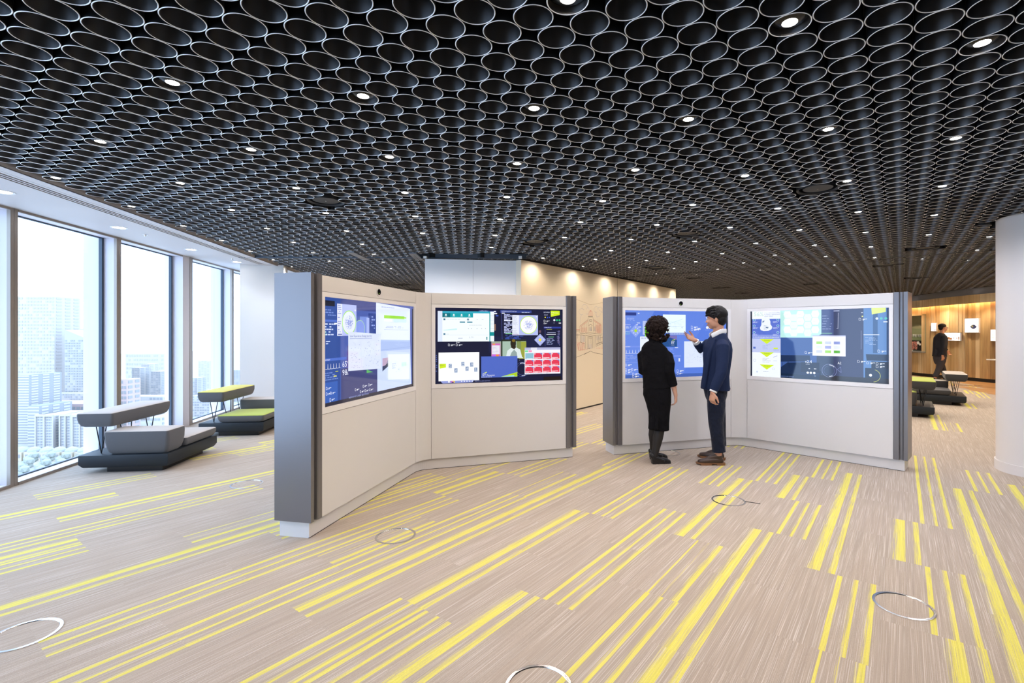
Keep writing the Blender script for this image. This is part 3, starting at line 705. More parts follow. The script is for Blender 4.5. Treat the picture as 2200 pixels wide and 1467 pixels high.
# small shelf table near the column
p = at(2133, 774, .62)
tb = empty('side_table', (12.2, 12.9, 0), category='table', label='small white topped table beside the round column, by the timber wall')
MB().box(-.35, .35, -.25, .25, .70, .73).build('table_top', M['white'], tb, bevel=.004)
MB().cyl((0, 0, .02), .025, .68, 16).build('pedestal', M['chrome'], tb); MB().cyl((0, 0, 0), .2, .02, 24).build('foot', M['chrome'], tb)

# ------------------------------------------------------------------ floor box rings
for (u, v, lb) in ((50, 1364, 'steel floor ring at the bottom left, reflecting white daylight'), (850, 1151, 'steel floor ring right of the near end of the left display wall'), (1157, 1478, 'steel floor ring cut by the bottom edge of the photo'), (1941, 1301, 'steel floor ring at the lower right beside yellow stripes'),
                   (1565, 1075, 'steel floor ring with a thin dark cable tail, in front of the standing man'), (530, 1040, 'pale steel floor ring behind the left display wall'), (1436, 973, 'thin floor ring between the woman and the second display wall')):
    p = at(u, v); s_ = 1.0
    g = MB().lathe((p.x, p.y, 0), [(.139*s_, .0), (.139*s_, .003), (.126*s_, .0035), (.124*s_, .0)], 56).build('floor_ring', M['chrome'], smooth=True, category='floor ring', label=lb, group='round floor outlet rings')
    if u == 1565:
        MB().rod((p.x+.13, p.y-.03, .003), (p.x+.235, p.y-.09, .003), .0025).build('cable_tail', M['black'], g)

# ------------------------------------------------------------------ video walls ("kiosks")
BEND = R(60.47)
def screen_mat():
    m = bpy.data.materials.new('display_pixels'); m.use_nodes = True; nt = m.node_tree; b = nt.nodes['Principled BSDF']
    a = nt.nodes.new('ShaderNodeVertexColor'); a.layer_name = 'px'
    b.inputs['Base Color'].default_value = (.01, .01, .012, 1); b.inputs['Roughness'].default_value = .06; b.inputs['Specular IOR Level'].default_value = .5
    nt.links.new(a.outputs[0], b.inputs['Emission Color']); b.inputs['Emission Strength'].default_value = 1.05
    return m
M['px'] = screen_mat()
M['screen_glass'] = mat('screen_black', (.006, .007, .010), .05)
def lin(c):
    """'rrggbb' -> linear colour"""
    o = []
    for i in (0, 2, 4):
        x = int(c[i:i+2], 16)/255; o.append(x/12.92 if x <= .04045 else ((x+.055)/1.055)**2.4)
    return tuple(o)
_fc = {}
def text_mesh(s):
    if s not in _fc:
        c = bpy.data.curves.new('t', 'FONT'); c.body = s; c.size = 1; c.resolution_u = 2
        o = bpy.data.objects.new('t', c); COL.objects.link(o); bpy.context.view_layer.update()
        me = o.to_mesh(); vs = [(v.co.x, v.co.y) for v in me.vertices]; fs = [tuple(p.vertices) for p in me.polygons]; o.to_mesh_clear()
        bpy.data.objects.remove(o); bpy.data.curves.remove(c)
        w = max([v[0] for v in vs] or [1]); _fc[s] = (vs, fs, w)
    return _fc[s]
class Canvas:
    """flat print on a display; fractions of its width (x, rightwards) and height (y, downwards)"""
    def __init__(s, w, h): s.w, s.h = w, h; s.v = []; s.f = []; s.c = []; s.z = 0
    def poly(s, pts, col, z=None):
        s.z += .000004
        o = len(s.v); s.v += [(x*s.w, y*s.h, s.z) for x, y in pts]; s.f.append(tuple(range(o, o+len(pts)))); s.c.append(lin(col))
    def rect(s, x0, y0, x1, y1, col): s.poly([(x0, y0), (x1, y0), (x1, y1), (x0, y1)], col)
    def disc(s, x, y, r, col, n=36, ry=None):
        s.poly([(x+r*math.cos(2*PI*i/n), y+(ry or r*s.w/s.h)*math.sin(2*PI*i/n)) for i in range(n)], col)
    def ring(s, x, y, r0, r1, col, a0=0, a1=360, n=40):
        k = s.w/s.h; s.z += .000004
        for i in range(n):
            p, q = R(a0+(a1-a0)*i/n), R(a0+(a1-a0)*(i+1)/n); o = len(s.v)
            s.v += [((x+r*math.cos(t))*s.w, (y+r*k*math.sin(t))*s.h, s.z) for r, t in ((r0, p), (r1, p), (r1, q), (r0, q))]; s.f.append((o, o+1, o+2, o+3)); s.c.append(lin(col))
    def line(s, x0, y0, x1, y1, w, col):
        k = s.w/s.h; dx, dy = x1-x0, (y1-y0)/k; L = math.hypot(dx, dy) or 1; nx, ny = -dy/L*w/2, dx/L*w/2*k
        s.poly([(x0+nx, y0+ny), (x1+nx, y1+ny), (x1-nx, y1-ny), (x0-nx, y0-ny)], col)
    def text(s, t, x, y, size, col, width=None):
        """baseline-left; size = cap height as a fraction of the display height"""
        vs, fs, w = text_mesh(t); k = size*s.h/.69; kx = k if width is None else width*s.w/w
        s.z += .000004; o = len(s.v); s.v += [(x*s.w+a*kx, y*s.h-b*k, s.z) for a, b in vs]
        for f in fs: s.f.append(tuple(o+i for i in f)); s.c.append(lin(col))
    def dashes(s, x0, y0, x1, y1, n, col, seed=0, h=.5, fill=.8):
        """n rows of unreadably small text"""
        r = random.Random(seed); dy = (y1-y0)/n
        for i in range(n):
            x = x0; y = y0+dy*i; end = x0+(x1-x0)*r.uniform(.5, 1)
            while x < end-.004:
                l = min(r.uniform(.006, .03), end-x)
                if r.random() < fill: s.rect(x, y, x+l*.85, y+dy*h, col)
                x += l
    def build(s, parent, O, U, V, N, d):
        """O = top left corner, U right, V down, N outwards"""
        me = bpy.data.meshes.new('display_picture'); me.from_pydata([O+U*x+V*y+N*(d+z) for x, y, z in s.v], [], s.f); me.materials.append(M['px'])
        ca = me.color_attributes.new('px', 'FLOAT_COLOR', 'CORNER'); buf = []
        for p, c in zip(me.polygons, s.c): buf += [(*c, 1.)]*p.loop_total
        ca.data.foreach_set('color', np.array(buf, np.float32).ravel())
        o = bpy.data.objects.new('display_picture', me); COL.objects.link(o); o.parent = parent; return o

def icon_file(c, x, y, sc=1, col='f4f6ff'):
    k = .011*sc
    c.line(x, y, x, y+k*2.7, .0018, col); c.line(x, y+k*2.7, x+k*1.2, y+k*2.7, .0018, col); c.line(x+k*1.2, y+k*2.7, x+k*1.2, y+k, .0018, col); c.line(x, y, x+k*.7, y, .0018, col); c.line(x+k*.7, y, x+k*1.2, y+k, .0018, col)
    c.rect(x+k*2.2, y+k*1.0, x+k*3.6, y+k*2.0, col); c.rect(x+k*3.8, y+k*1.0, x+k*4.8, y+k*1.6, col); c.rect(x+k*2.2, y+k*2.3, x+k*3.0, y+k*2.8, col)
def radial(c, x, y, r, green='b8ee38', body='e9f0ff', core='8c9ae0', seed=1):
    c.disc(x, y, r, green); c.disc(x, y, r*.93, body); c.ring(x, y, r*.55, r*.57, 'c3cdf6'); rr = random.Random(seed)
    for i in range(150):
        a = rr.uniform(0, 2*PI); q = r*rr.uniform(.08, .55)**1.0; k = c.w/c.h
        X, Y = x+q*math.cos(a), y+q*k*math.sin(a); c.rect(X-.0022, Y-.0035, X+.0022, Y+.0035, rr.choice((core, 'b3bdf2', '7683cf', 'c6cff8')))
    c.ring(x, y, r*.20, r*.22, core)
def heart(c, x0, x1, y0, y1, n, col='cfd9ff'):
    for i in range(n):
        x = x0+(x1-x0)*i/n; w = (x1-x0)/n
        for a, b in zip([(0, 1), (.45, .95), (.5, .2), (.55, 1), (1, .97)][:-1], [(.45, .95), (.5, .2), (.55, 1), (1, .97)]):
            c.line(x+w*a[0], y0+(y1-y0)*a[1], x+w*b[0], y0+(y1-y0)*b[1], .0018, col)
def diamond(c, x, y, r, body='a9b3ea', mid='f2e33a'):
    k = c.w/c.h; c.poly([(x, y-r*k), (x+r, y), (x, y+r*k), (x-r, y)], body); q = r*.30; c.poly([(x, y-q*k), (x+q, y), (x, y+q*k), (x-q, y)], mid)
    for dx, dy in ((-.6, 0), (.6, 0), (0, -.55), (0, .55), (-.32, .32), (.32, -.32), (.32, .32)): c.disc(x+r*dx, y+r*k*dy, r*.08, 'dfe4ff', 8)
def bgblue(c, base, lo=None):
    c.rect(0, 0, 1, 1, base)
def scr_1a(c):      # left wall, left wing
    c.rect(0, 0, 1, 1, '4c60ac'); c.rect(0, .0, .145, 1, '2e4e9a'); c.rect(.145, .0, .52, .1, '3f4a8c'); c.rect(.15, .67, .55, 1, '43477a'); c.rect(0, .78, .12, .97, '3a62b8'); c.rect(0, .56, .2, .585, '4f70cc'); c.rect(0, .205, .12, .225, '4f70cc')
    c.rect(0, .03, .095, .08, '0a0e22'); c.dashes(.01, .11, .11, .18, 3, '6f8ad0', 1); c.dashes(.01, .24, .11, .36, 5, 'cfdcff', 2); c.rect(.09, .233, .115, .247, 'f3f6ff'); c.ring(.012, .33, .008, .010, '7de0b0')
    c.dashes(.02, .40, .06, .44, 2, 'cfdcff', 22); c.text('HEARTBEAT', .002, .58, .012, 'eef2ff')
    heart(c, 0, .145, .60, .66, 6, 'eef2ff'); c.dashes(.005, .69, .13, .77, 4, '6f8ad0', 3); c.rect(.10, .685, .125, .692, 'c9d23a'); c.rect(.085, .725, .11, .735, 'e8e24a')
    c.text('65', .16, .655, .055, 'e8ecff'); c.text('\u00b0', .20, .655, .05, 'e8ecff'); c.text('98', .16, .735, .055, 'e8ecff'); c.text('%', .2, .735, .03, 'e8ecff')
    c.rect(.21, .45, .3, .66, '55417c')
    c.rect(.42, .12, .52, .38, '304690'); c.dashes(.455, .15, .5, .30, 5, '8fa4e8', 4); c.rect(.33, .16, .42, .39, '6f88d8'); c.rect(.40, .17, .43, .4, 'a3b4f0'); c.disc(.33, .29, .05, '7d94e4'); c.ring(.33, .29, .05, .053, 'a8de8e')
    c.rect(.115, .05, .295, .355, 'b8c3fa'); c.rect(.115, .05, .16, .355, 'e6ebff'); c.dashes(.12, .06, .155, .33, 14, '9aa5d8', 5); c.rect(.122, .335, .158, .347, '6a76b4'); radial(c, .225, .225, .066, 'a8ee3c'); c.rect(.277, .095, .287, .11, 'f4f6ff')
    c.poly([(.505, 0.0), (.955, 0.03), (.955, .42), (.505, .40)], 'e4edff'); c.poly([(.52, .40), (.955, .42), (.975, .99), (.52, .97)], 'cddcff'); c.poly([(.52, .40), (.955, .42), (.955, .53), (.52, .53)], 'b4c8f6')
    c.line(.52, .52, .955, .50, .002, '9cb2e4'); c.dashes(.57, .035, .75, .06, 1, 'b9c6e8', 6)
    c.rect(.60, .13, .87, .165, '9bdc1e'); c.rect(.60, .14, .90, .155, '9bdc1e'); c.rect(.72, .165, .90, .205, 'cfe9f4'); c.rect(.6, .17, .70, .2, 'f0f5ff'); c.dashes(.62, .25, .93, .28, 2, 'b5c2e4', 7, fill=.6); c.line(.60, .29, .93, .295, .0015, 'a5b2dc')
    c.poly([(.58, .61), (.75, .60), (.75, .66), (.67, .69), (.58, .75)], '8d86a6'); c.poly([(.58, .70), (.67, .66), (.75, .65), (.75, .665), (.66, .70), (.58, .755)], '3e4458'); c.poly([(.58, .61), (.66, .605), (.62, .69), (.58, .70)], 'c2a8c0')
    c.poly([(.65, .57), (.95, .59), (.95, .90), (.65, .86)], 'e8f2ff'); c.rect(.83, .68, .90, .73, 'd2f2ea'); c.dashes(.7, .68, .8, .80, 5, 'c8d6ee', 8, fill=.5)
    c.poly([(.215, .315), (.56, .34), (.56, .72), (.215, .70)], 'dde6fc'); c.text('User Experience Design Journey', .23, .368, .020, '4a5aa0', .225); c.rect(.23, .383, .46, .387, '8a98cc')
    r = random.Random(9)
    for i in range(90):
        x, y = r.uniform(.235, .54), r.uniform(.41, .68)
        if .33 < x < .345: continue
        c.rect(x, y, x+r.uniform(.003, .014), y+.004, r.choice(('aebada', 'c7d0e8', '8f9bc4')))
    c.line(.34, .41, .345, .68, .001, 'c4cde6'); c.text('EY', .515, .655, .02, '8a93a8')
    c.poly([(.40, .71), (.47, .745), (.40, .745)], '5cb46a')
    for i, (x, y) in enumerate(((.28, .885), (.36, .865), (.42, .862), (.33, .915), (.38, .915), (.43, .915))): icon_file(c, x, y, .8)
    for x, y in ((.02, .82), (.02, .87), (.055, .87), (.05, .93), (.05, .96)): icon_file(c, x, y, .8, 'dfe8ff')
    c.text('REMOTE USER EDITING', .22, .975, .018, '9aa6d8', .20)
    c.rect(0, .965, 1, 1, '2c2a3a'); c.poly([(0, 0), (.02, 0), (.02, .002), (0, .002)], '2e4e9a'); c.rect(.985, .03, 1, 1, '05060a'); c.text('REMOTE USER EDITING', .22, .972, .016, '9aa6d8', .20)
def scr_1b(c):      # left wall, right wing
    c.rect(0, 0, 1, 1, '141736'); c.rect(0, .42, .42, .62, '141633'); c.rect(.40, .38, .98, .6, '171c40')
    c.text('NORTH/ATRIUM', .33, .045, .018, 'aab4ee', .07); c.rect(.32, .03, .46, .055, '2f3a86'); c.text('NORTH/ATRIUM', .33, .050, .018, 'dbe1ff', .06); c.rect(.44, .032, .455, .048, 'f6f8ff'); c.rect(.43, .06, .465, .075, 'f6f8ff'); c.rect(.455, .09, .475, .105, '3a59c8')
    c.rect(.49, .02, .74, .055, '33458f'); c.text('ENTERPRISE ARCHITECTURE TEAM', .50, .045, .016, 'dbe1ff', .12); c.rect(.5, .055, .525, .068, 'eef1ff'); c.line(.50, .03, .505, .42, .002, '5661b4')
    c.dashes(.52, .075, .60, .34, 18, 'ccd4ff', 3, .55); c.rect(.52, .155, .6, .165, 'f2f4ff'); c.rect(.53, .335, .6, .345, '7bd08e'); c.dashes(.53, .36, .68, .42, 5, '3d53a8', 4, .8)
    c.dashes(.66, .045, .74, .055, 1, 'e8ecff', 5)
    c.rect(.018, .042, .442, .445, 'f3fafc'); c.rect(.018, .042, .052, .445, 'dbe6f8'); c.rect(.052, .042, .405, .068, '35a9c4'); c.rect(.052, .068, .28, .125, '12a0aa'); c.rect(.052, .068, .11, .125, '0a6f7c')
    for x in (.078, .136, .194, .252): c.disc(x, .090, .006, 'f4ffff', 12); c.rect(x-.008, .104, x+.008, .110, 'e6fbff')
    for x, y in ((.060, .14), (.235, .14), (.060, .335)): c.rect(x, y, x+.014, y+.022, '2d6c8c')
    for x in (.18, .235): c.rect(x, .180, x+.04, .194, '1b7f96')
    c.dashes(.08, .150, .40, .156, 1, 'b0bccc', 6, fill=.5); c.dashes(.25, .225, .40, .232, 1, 'b0bccc', 7); c.line(.055, .355, .40, .355, .0008, 'c3cedc'); c.dashes(.08, .345, .12, .352, 1, 'b0bccc', 8)
    c.poly([(.06, .29), (.16, .27), (.16, .29), (.06, .30)], 'c9f0f2'); c.text('accor', .17, .408, .018, '3a4aa0'); c.text('8,791', .25, .402, .022, 'c4ccd8'); c.line(.055, .365, .4, .365, .0006, 'c8d2dc')
    for x in (.245, .268, .31, .345, .375): c.disc(x, .273, .0035, 'b2bcc8', 8)
    c.rect(.405, .042, .412, .445, '0f9a9e'); c.rect(.412, .042, .442, .445, 'eff6fc')
    for y in (.10, .16, .21, .27, .32): c.line(.412, y, .442, y, .0012, 'a8b8cc')
    c.rect(.408, .32, .442, .37, '0f8f94'); c.rect(.38, .385, .390, .40, '0f8c92'); c.rect(.38, .405, .390, .42, '0a6f7c'); c.rect(.442, .21, .455, .30, '8c6a5c')
    c.rect(.585, .085, .793, .362, 'b5bff0'); c.rect(.585, .085, .640, .362, 'e8ecfb'); c.dashes(.592, .10, .632, .345, 15, 'c0c7dc', 9, .4); c.rect(.588, .347, .636, .355, '8a70a8'); radial(c, .716, .222, .070, 'c0f040', 'ffffff', '9aa6e0', 5); c.rect(.775, .10, .785, .112, 'f4f6ff')
    c.poly([(.898, .018), (.975, .018), (.975, .078), (.900, .105)], 'cdea12'); c.text('EY Momentum', .903, .055, .016, 'f4ffd8', .062); c.text('London', .903, .08, .014, 'f4ffd8', .02)
    c.text('EAST/ATRIUM', .84, .05, .016, 'dbe1ff', .05); c.text('BREAKOUT', .845, .085, .012, 'dbe1ff', .03); c.rect(.848, .105, .858, .12, 'e8dc3a'); c.rect(.868, .105, .876, .125, '3a59c8'); c.rect(.884, .105, .892, .122, '3a59c8')
    icon_file(c, .842, .15, .9); icon_file(c, .842, .19, .5); c.disc(.929, .152, .0085, 'e8ecff', 18); c.disc(.951, .152, .0085, '2eb472', 18); c.disc(.973, .152, .0085, '2eb472', 18); c.rect(.966, .186, .986, .198, 'f6f8ff'); c.dashes(.92, .190, .955, .196, 1, 'c8d0f6', 10); c.dashes(.915, .118, .95, .124, 1, 'c8d0f6', 11)
    c.rect(.84, .245, .985, .268, '2a3b96'); c.text('CAPABILITIES LIST', .845, .262, .013, 'dbe1ff', .06); c.line(.852, .28, .852, .52, .0018, '5b68b8'); c.rect(.863, .278, .91, .285, '9aa04a'); c.rect(.87, .325, .94, .33, 'c8d0f6'); c.rect(.863, .348, .942, .356, 'f2f4ff'); c.rect(.88, .385, .925, .392, '68c07c')
    c.dashes(.865, .41, .94, .50, 7, '9fabd8', 12, .45); r = random.Random(5)
    for i in range(60): c.rect(.950+r.uniform(0, .020), .30+i*.0032, .972+r.uniform(-.006, .006), .3018+i*.0032, r.choice(('8f8fc8', '5c68b0', 'b8a0c0')))
    c.rect(.80, .295, .818, .33, '6c5060'); diamond(c, .810, .428, .048)
    icon_file(c, .095, .475, .9); icon_file(c, .152, .475, .9); icon_file(c, .155, .448, .5)
    c.rect(.420, .445, .496, .66, 'a0a89a'); c.rect(.421, .475, .49, .655, 'cf6ab8'); c.rect(.424, .50, .486, .62, 'e8e4f2'); c.rect(.425, .625, .455, .655, 'c86ae0'); c.rect(.455, .625, .478, .648, 'f08a3a'); c.rect(.43, .475, .45, .492, 'f09850')
    c.dashes(.43, .52, .48, .60, 6, 'b8b8c8', 13, .3)
    c.rect(.496, .425, .697, .685, '20281c'); c.rect(.507, .44, .695, .68, 'a6bfae'); c.rect(.64, .45, .697, .69, '9aa23e'); c.rect(.62, .44, .655, .67, '7f8f52'); c.rect(.507, .42, .697, .445, '2a3024')
    c.poly([(.535, .66), (.545, .575), (.575, .535), (.615, .53), (.648, .56), (.662, .66), (.675, .68), (.54, .66)], 'dfeaea'); c.poly([(.565, .66), (.578, .60), (.60, .56), (.62, .6), (.625, .66)], '93a6a4'); c.poly([(.572, .53), (.578, .50), (.61, .5), (.615, .53), (.600, .556)], '3a2c1e')
    c.disc(.592, .475, .0225, '2a2318', 28, .062); c.disc(.595, .436, .013, '7a6420', 18)
    c.rect(.024, .588, .327, .965, 'fdffff'); c.poly([(.030, .735), (.078, .735), (.078, .785), (.033, .8)], 'cfea22'); c.dashes(.034, .742, .07, .77, 3, 'a8b838', 14)
    for x, y, ch in ((.098, .74, 'C'), (.140, .80, 'A'), (.192, .715, 'M'), (.223, .78, 'A'), (.258, .727, 'G'), (.289, .795, 'S')):
        c.rect(x, y, x+.023, y+.055, '7f95ba'); c.text(ch, x+.006, y+.034, .026, 'f4faff'); c.rect(x+.003, y+.042, x+.02, y+.047, 'e4ecf6')
    c.poly([(.038, .965), (.29, .960), (.275, .99), (.055, .995)], '8f9ad8'); c.rect(.094, .965, .106, .985, 'ffffff'); c.rect(.113, .968, .135, .985, 'c860c8'); c.rect(.125, .962, .137, .972, 'f0d030'); c.rect(.135, .965, .143, .988, 'f0d030'); c.rect(.12, .98, .135, .99, '30303a')
    for x in (.19, .21, .23, .25, .27): c.rect(x, .967, x+.008, .982, 'eef1ff')
    c.rect(.342, .648, .625, .935, '5069c4'); c.poly([(.50, .925), (.625, .868), (.625, .930)], 'b8dc16'); c.poly([(.49, .928), (.60, .905), (.60, .93)], 'a8e0c8'); c.text('EY', .352, .912, .034, 'f6f8ff', .026); c.poly([(.355, .876), (.385, .855), (.385, .868), (.372, .872)], 'd9e96a'); c.text('Momentum', .384, .912, .022, 'f6f8ff', .062); c.text('S A N D B O X', .344, .932, .014, 'eef1ff', .08); c.text('EYIA', .585, .905, .012, '7a9a20', .03)
    c.ring(.664, .835, .055, .057, '4a5aa8'); c.ring(.664, .835, .042, .0435, '5a6ab8'); c.ring(.664, .835, .048, .052, 'f0f3ff', 250, 300, 8); c.ring(.664, .835, .048, .052, 'f0f3ff', 60, 95, 8)
    c.dashes(.64, .705, .68, .712, 1, 'c8d0f6', 15)
    c.rect(.684, .535, .980, .905, 'f4f3fb'); c.rect(.684, .535, .980, .567, 'b3b6da'); c.rect(.735, .535, .785, .567, 'e4e4f2'); c.rect(.686, .572, .712, .598, '7ee0a8'); c.rect(.715, .572, .742, .598, 'f49ac0')
    for j in range(3):
        for i in range(4):
            x = .689+i*.0722; y = .612+j*.095; c.rect(x, y, x+.067, y+.082, 'e43a55')
            c.poly([(x+.045, y), (x+.067, y), (x+.067, y+.03)], '7f7fc0'); c.rect(x+.003, y+.062, x+.055, y+.070, 'f6d8e0'); c.rect(x+.003, y+.074, x+.03, y+.079, 'f6d8e0'); c.disc(x+.007, y+.012, .005, 'f6d0dc', 10)
            if (i, j) == (0, 0): c.rect(x, y, x+.067, y+.082, '8fc0d2'); c.rect(x+.01, y+.070, x+.06, y+.078, 'e8f6f8')
    c.dashes(.69, .892, .97, .900, 1, '6c9ac8', 16); c.text('REMOTE USER EDITING', .295, .985, .016, '7c84b8', .115); c.rect(.84, .945, .985, 1, '1c130f')
    c.dashes(.945, .50, .985, .51, 1, 'e8ecff', 17); c.dashes(.005, .62, .018, .85, 9, '5060a8', 18)
def scr_2a(c):      # right wall, left wing
    c.rect(0, 0, 1, 1, '6284e2'); c.rect(.0, .0, .30, 1, '6a8be4'); c.disc(.34, .12, .09, '5579dc', 30); c.poly([(.55, 1), (.67, .42), (.80, .1), (1, .0), (1, 1)], '5a7edf'); c.rect(0, .95, 1, 1, '4463b4')
    c.rect(0, .03, .105, .075, '2c3c86'); c.rect(.12, .035, .135, .05, 'dfe6ff'); c.dashes(.02, .11, .14, .16, 3, '9fb2f2', 1); c.rect(.11, .18, .14, .19, 'e8edff'); c.rect(0, .20, .16, .225, '6684e4'); c.text('UTILISATION', .002, .218, .014, 'f0f4ff', .05); c.rect(.105, .205, .12, .218, 'f4f6ff')
    c.dashes(.01, .24, .06, .27, 2, 'dfe6ff', 2); c.rect(.10, .24, .15, .25, 'eef2ff'); c.ring(.02, .33, .01, .012, '8fe8c0'); c.line(0, .31, .045, .31, .0015, 'cfe0ff'); c.line(0, .35, .045, .35, .0015, '9fe8c0'); c.line(.045, .31, .045, .35, .0015, '9fe8c0')
    diamond(c, .100, .30, .055, '8fa6ee', 'b4dc3c')
    c.rect(0, .525, .2, .545, '7a94ea'); c.text('HEARTBEAT', .002, .541, .014, 'f0f4ff', .05); heart(c, 0, .17, .57, .635, 6, 'f0f4ff'); c.dashes(.005, .66, .17, .75, 4, '90a4ea', 3); c.rect(0, .765, .16, .77, '8aa0ee')
    for x, y in ((.005, .785), (.005, .855), (.06, .855), (.005, .89), (.07, .92), (.07, .955)): icon_file(c, x, y, 1.1)
    c.rect(.165, .155, .27, .36, 'b9c6f4'); c.rect(.185, .24, .235, .39, '78d820'); c.dashes(.19, .25, .23, .36, 5, '5cb010', 4)
    c.rect(.14, .385, .30, .60, 'e9f1ff'); c.dashes(.15, .40, .22, .43, 2, '9aa8d0', 5); c.rect(.30, .37, .49, .54, '24508e'); c.poly([(.35, .37), (.49, .37), (.49, .44), (.42, .40)], '7a72b4'); c.text('EY', .435, .50, .045, 'f6f8ff', .033); c.poly([(.437, .448), (.472, .425), (.472, .44), (.455, .445)], 'c8e030'); c.text('Momentum', .435, .52, .010, 'f6f8ff', .03)
    c.rect(.355, .055, .575, .33, 'eafaff'); c.line(.42, .19, .55, .12, .0015, '96c4e4'); c.line(.38, .16, .56, .165, .001, 'b8d4ec'); c.dashes(.40, .18, .56, .27, 6, 'c6dcec', 6, .3, .5); c.rect(.40, .235, .56, .237, '90b0d8'); c.text('EY', .535, .255, .014, '6a78c0'); c.rect(.42, .335, .57, .36, '94a4dc'); 
    for i in range(8): c.rect(.43+i*.016, .34, .437+i*.016, .354, 'cfd8f6')
    c.rect(.56, .46, .80, .86, 'dce6fb'); r = random.Random(8)
    for i in range(110):
        a = r.uniform(0, 6.28); q = abs(r.gauss(0, .045)); X, Y = .735+q*math.cos(a), .66+q*1.4*math.sin(a)
        if .57 < X < .79: c.rect(X, Y, X+.005, Y+.004, r.choice(('9aa2cc', 'b8c0dc')))
    c.line(.60, .50, .70, .62, .001, 'c6d0ea'); c.dashes(.58, .62, .66, .80, 9, 'cbd4ec', 10, .2, .5)
    c.text('v2.4', .775, .115, .05, 'f4f6ff'); c.text('ALLEYES', .775, .05, .016, 'e8edff', .05); c.rect(.78, .13, .81, .138, 'e8edff'); c.dashes(.77, .17, .84, .175, 1, 'cfd8f6', 9); c.disc(.79, .25, .012, 'f4f6ff', 18); c.disc(.815, .25, .012, 'f4f6ff', 18); c.dashes(.77, .285, .83, .29, 1, 'cfd8f6', 12)
    icon_file(c, .63, .225, 1.2); icon_file(c, .63, .262, 1.2); icon_file(c, .67, .262, 1.0); c.rect(.69, .255, .72, .268, 'eef2ff'); c.dashes(.42, .56, .47, .66, 5, '86a0ec', 13); c.rect(.47, .55, .50, .56, 'eef2ff'); c.rect(.46, .67, .53, .695, '7a94ea'); c.rect(.505, .715, .52, .765, 'dfe6ff'); icon_file(c, .49, .89, 1.2); icon_file(c, .49, .93, 1.0)
    c.rect(.984, 0, 1, 1, '0a1024'); c.line(.90, .40, .98, .2, .0012, '8aa0ee'); c.line(.90, .1, .98, .35, .0012, '8aa0ee')
def scr_2b(c):      # right wall, right wing
    c.rect(0, 0, 1, 1, '2a3968'); c.rect(0, 0, .012, 1, '0c1730'); c.rect(.245, .38, .54, 1, '3c5c9e'); c.rect(.54, .0, .64, 1, '3d4a80'); c.rect(.64, .0, .84, 1, '33385e'); c.rect(.84, 0, .985, 1, '5b84c0'); c.rect(.90, .0, .93, .6, '34598c'); c.rect(.985, 0, 1, 1, '27406c'); c.rect(.52, .62, .64, 1, '33415f')
    c.poly([(.245, .87), (.55, .87), (.55, 1), (.245, 1)], '0d2440'); c.poly([(.245, .665), (.47, .655), (.475, .72), (.43, .745), (.245, .76)], '1a2f55')  # dark shapes paint a reflected lounge bench into the display picture
    c.poly([(.30, .77), (.40, .76), (.54, .78), (.54, .95), (.25, .93), (.25, .84)], '142a4e'); c.rect(.405, .755, .54, .90, '101f3c')
    for x in (.26, .30, .31, .37, .38): c.line(x, .755, x+.006, .84, .002, '12213e')
    c.poly([(.855, .615), (1, .615), (1, .70), (.86, .70)], '152848'); c.rect(.89, .71, 1, .96, '101c34'); c.poly([(.85, .80), (1, .8), (1, .93), (.85, .93)], '12223e'); c.rect(.54, .93, 1, 1, '241f22')
    c.rect(.012, .0, .247, 1, 'f2f8ff'); c.poly([(.012, .12), (.247, .12), (.247, .38), (.012, .38)], '5a74d2'); c.rect(.012, .36, .247, .42, '8a9ce4'); c.rect(.012, .42, .247, .63, 'c3ccf2')
    c.text('56%', .028, .075, .062, 'c0dcd0', .080); c.text('of respondents say it is unlikely', .115, .035, .014, '7f8fc8', .125); c.text('to detect a sophisticated', .115, .06, .016, '7f8fc8', .125); c.text('cyber attack', .115, .085, .016, '7f8fc8', .07)
    c.poly([(.095, .115), (.125, .09), (.155, .115), (.165, .16), (.165, .20), (.18, .24), (.175, .275), (.15, .30), (.11, .305), (.085, .29), (.078, .255), (.09, .21), (.092, .16)], 'eef4fc'); c.poly([(.10, .15), (.118, .145), (.112, .165), (.10, .18)], '6a84a8'); c.poly([(.125, .235), (.15, .25), (.145, .265), (.128, .255)], '5a7498')
    c.dashes(.11, .22, .16, .29, 4, 'a8b8d4', 21, .3)
    for x in (.030, .225):
        for y in (.135, .225, .325): c.ring(x, y, .0085, .0105, 'd9f4ff'); c.disc(x, y, .006, '4f9cc0', 14); c.dashes(x-.012 if x < .1 else x-.04, y+.025, x+.04 if x < .1 else x+.012, y+.05, 3, 'dfe6ff', 22, .4)
    c.text('So how do you get ahead of cybercrime?', .02, .405, .018, 'f8fbff', .215)
    for y, t in ((.425, 'Activate'), (.625, 'Adapt'), (.815, 'Anticipate')):
        c.poly([(.075, y), (.195, y), (.135, y+.075)], 'd4ef30'); c.text(t, .112, y+.028, .018, '8ea83a', .048)
    c.dashes(.10, .51, .17, .59, 5, '9aa8d8', 23, .3); c.dashes(.10, .715, .17, .79, 4, 'b0bccc', 24, .3); c.dashes(.10, .90, .16, .93, 2, 'b0bccc', 25)
    c.rect(.19, .555, .225, .575, 'd4ef30'); c.dashes(.19, .585, .24, .60, 1, '9aa8d8', 26); c.rect(.022, .545, .042, .575, '5a74c8'); c.ring(.034, .755, .010, .0115, 'a8b4d8'); c.dashes(.03, .66, .06, .68, 1, '5a74c8', 27); c.line(.19, .70, .22, .675, .003, '7a8ad0'); c.dashes(.19, .75, .24, .76, 1, 'a8b4d8', 28); c.ring(.19, .875, .008, .0095, 'a8b4d8', n=12); c.disc(.055, .93, .008, 'c8d4ec', 12)
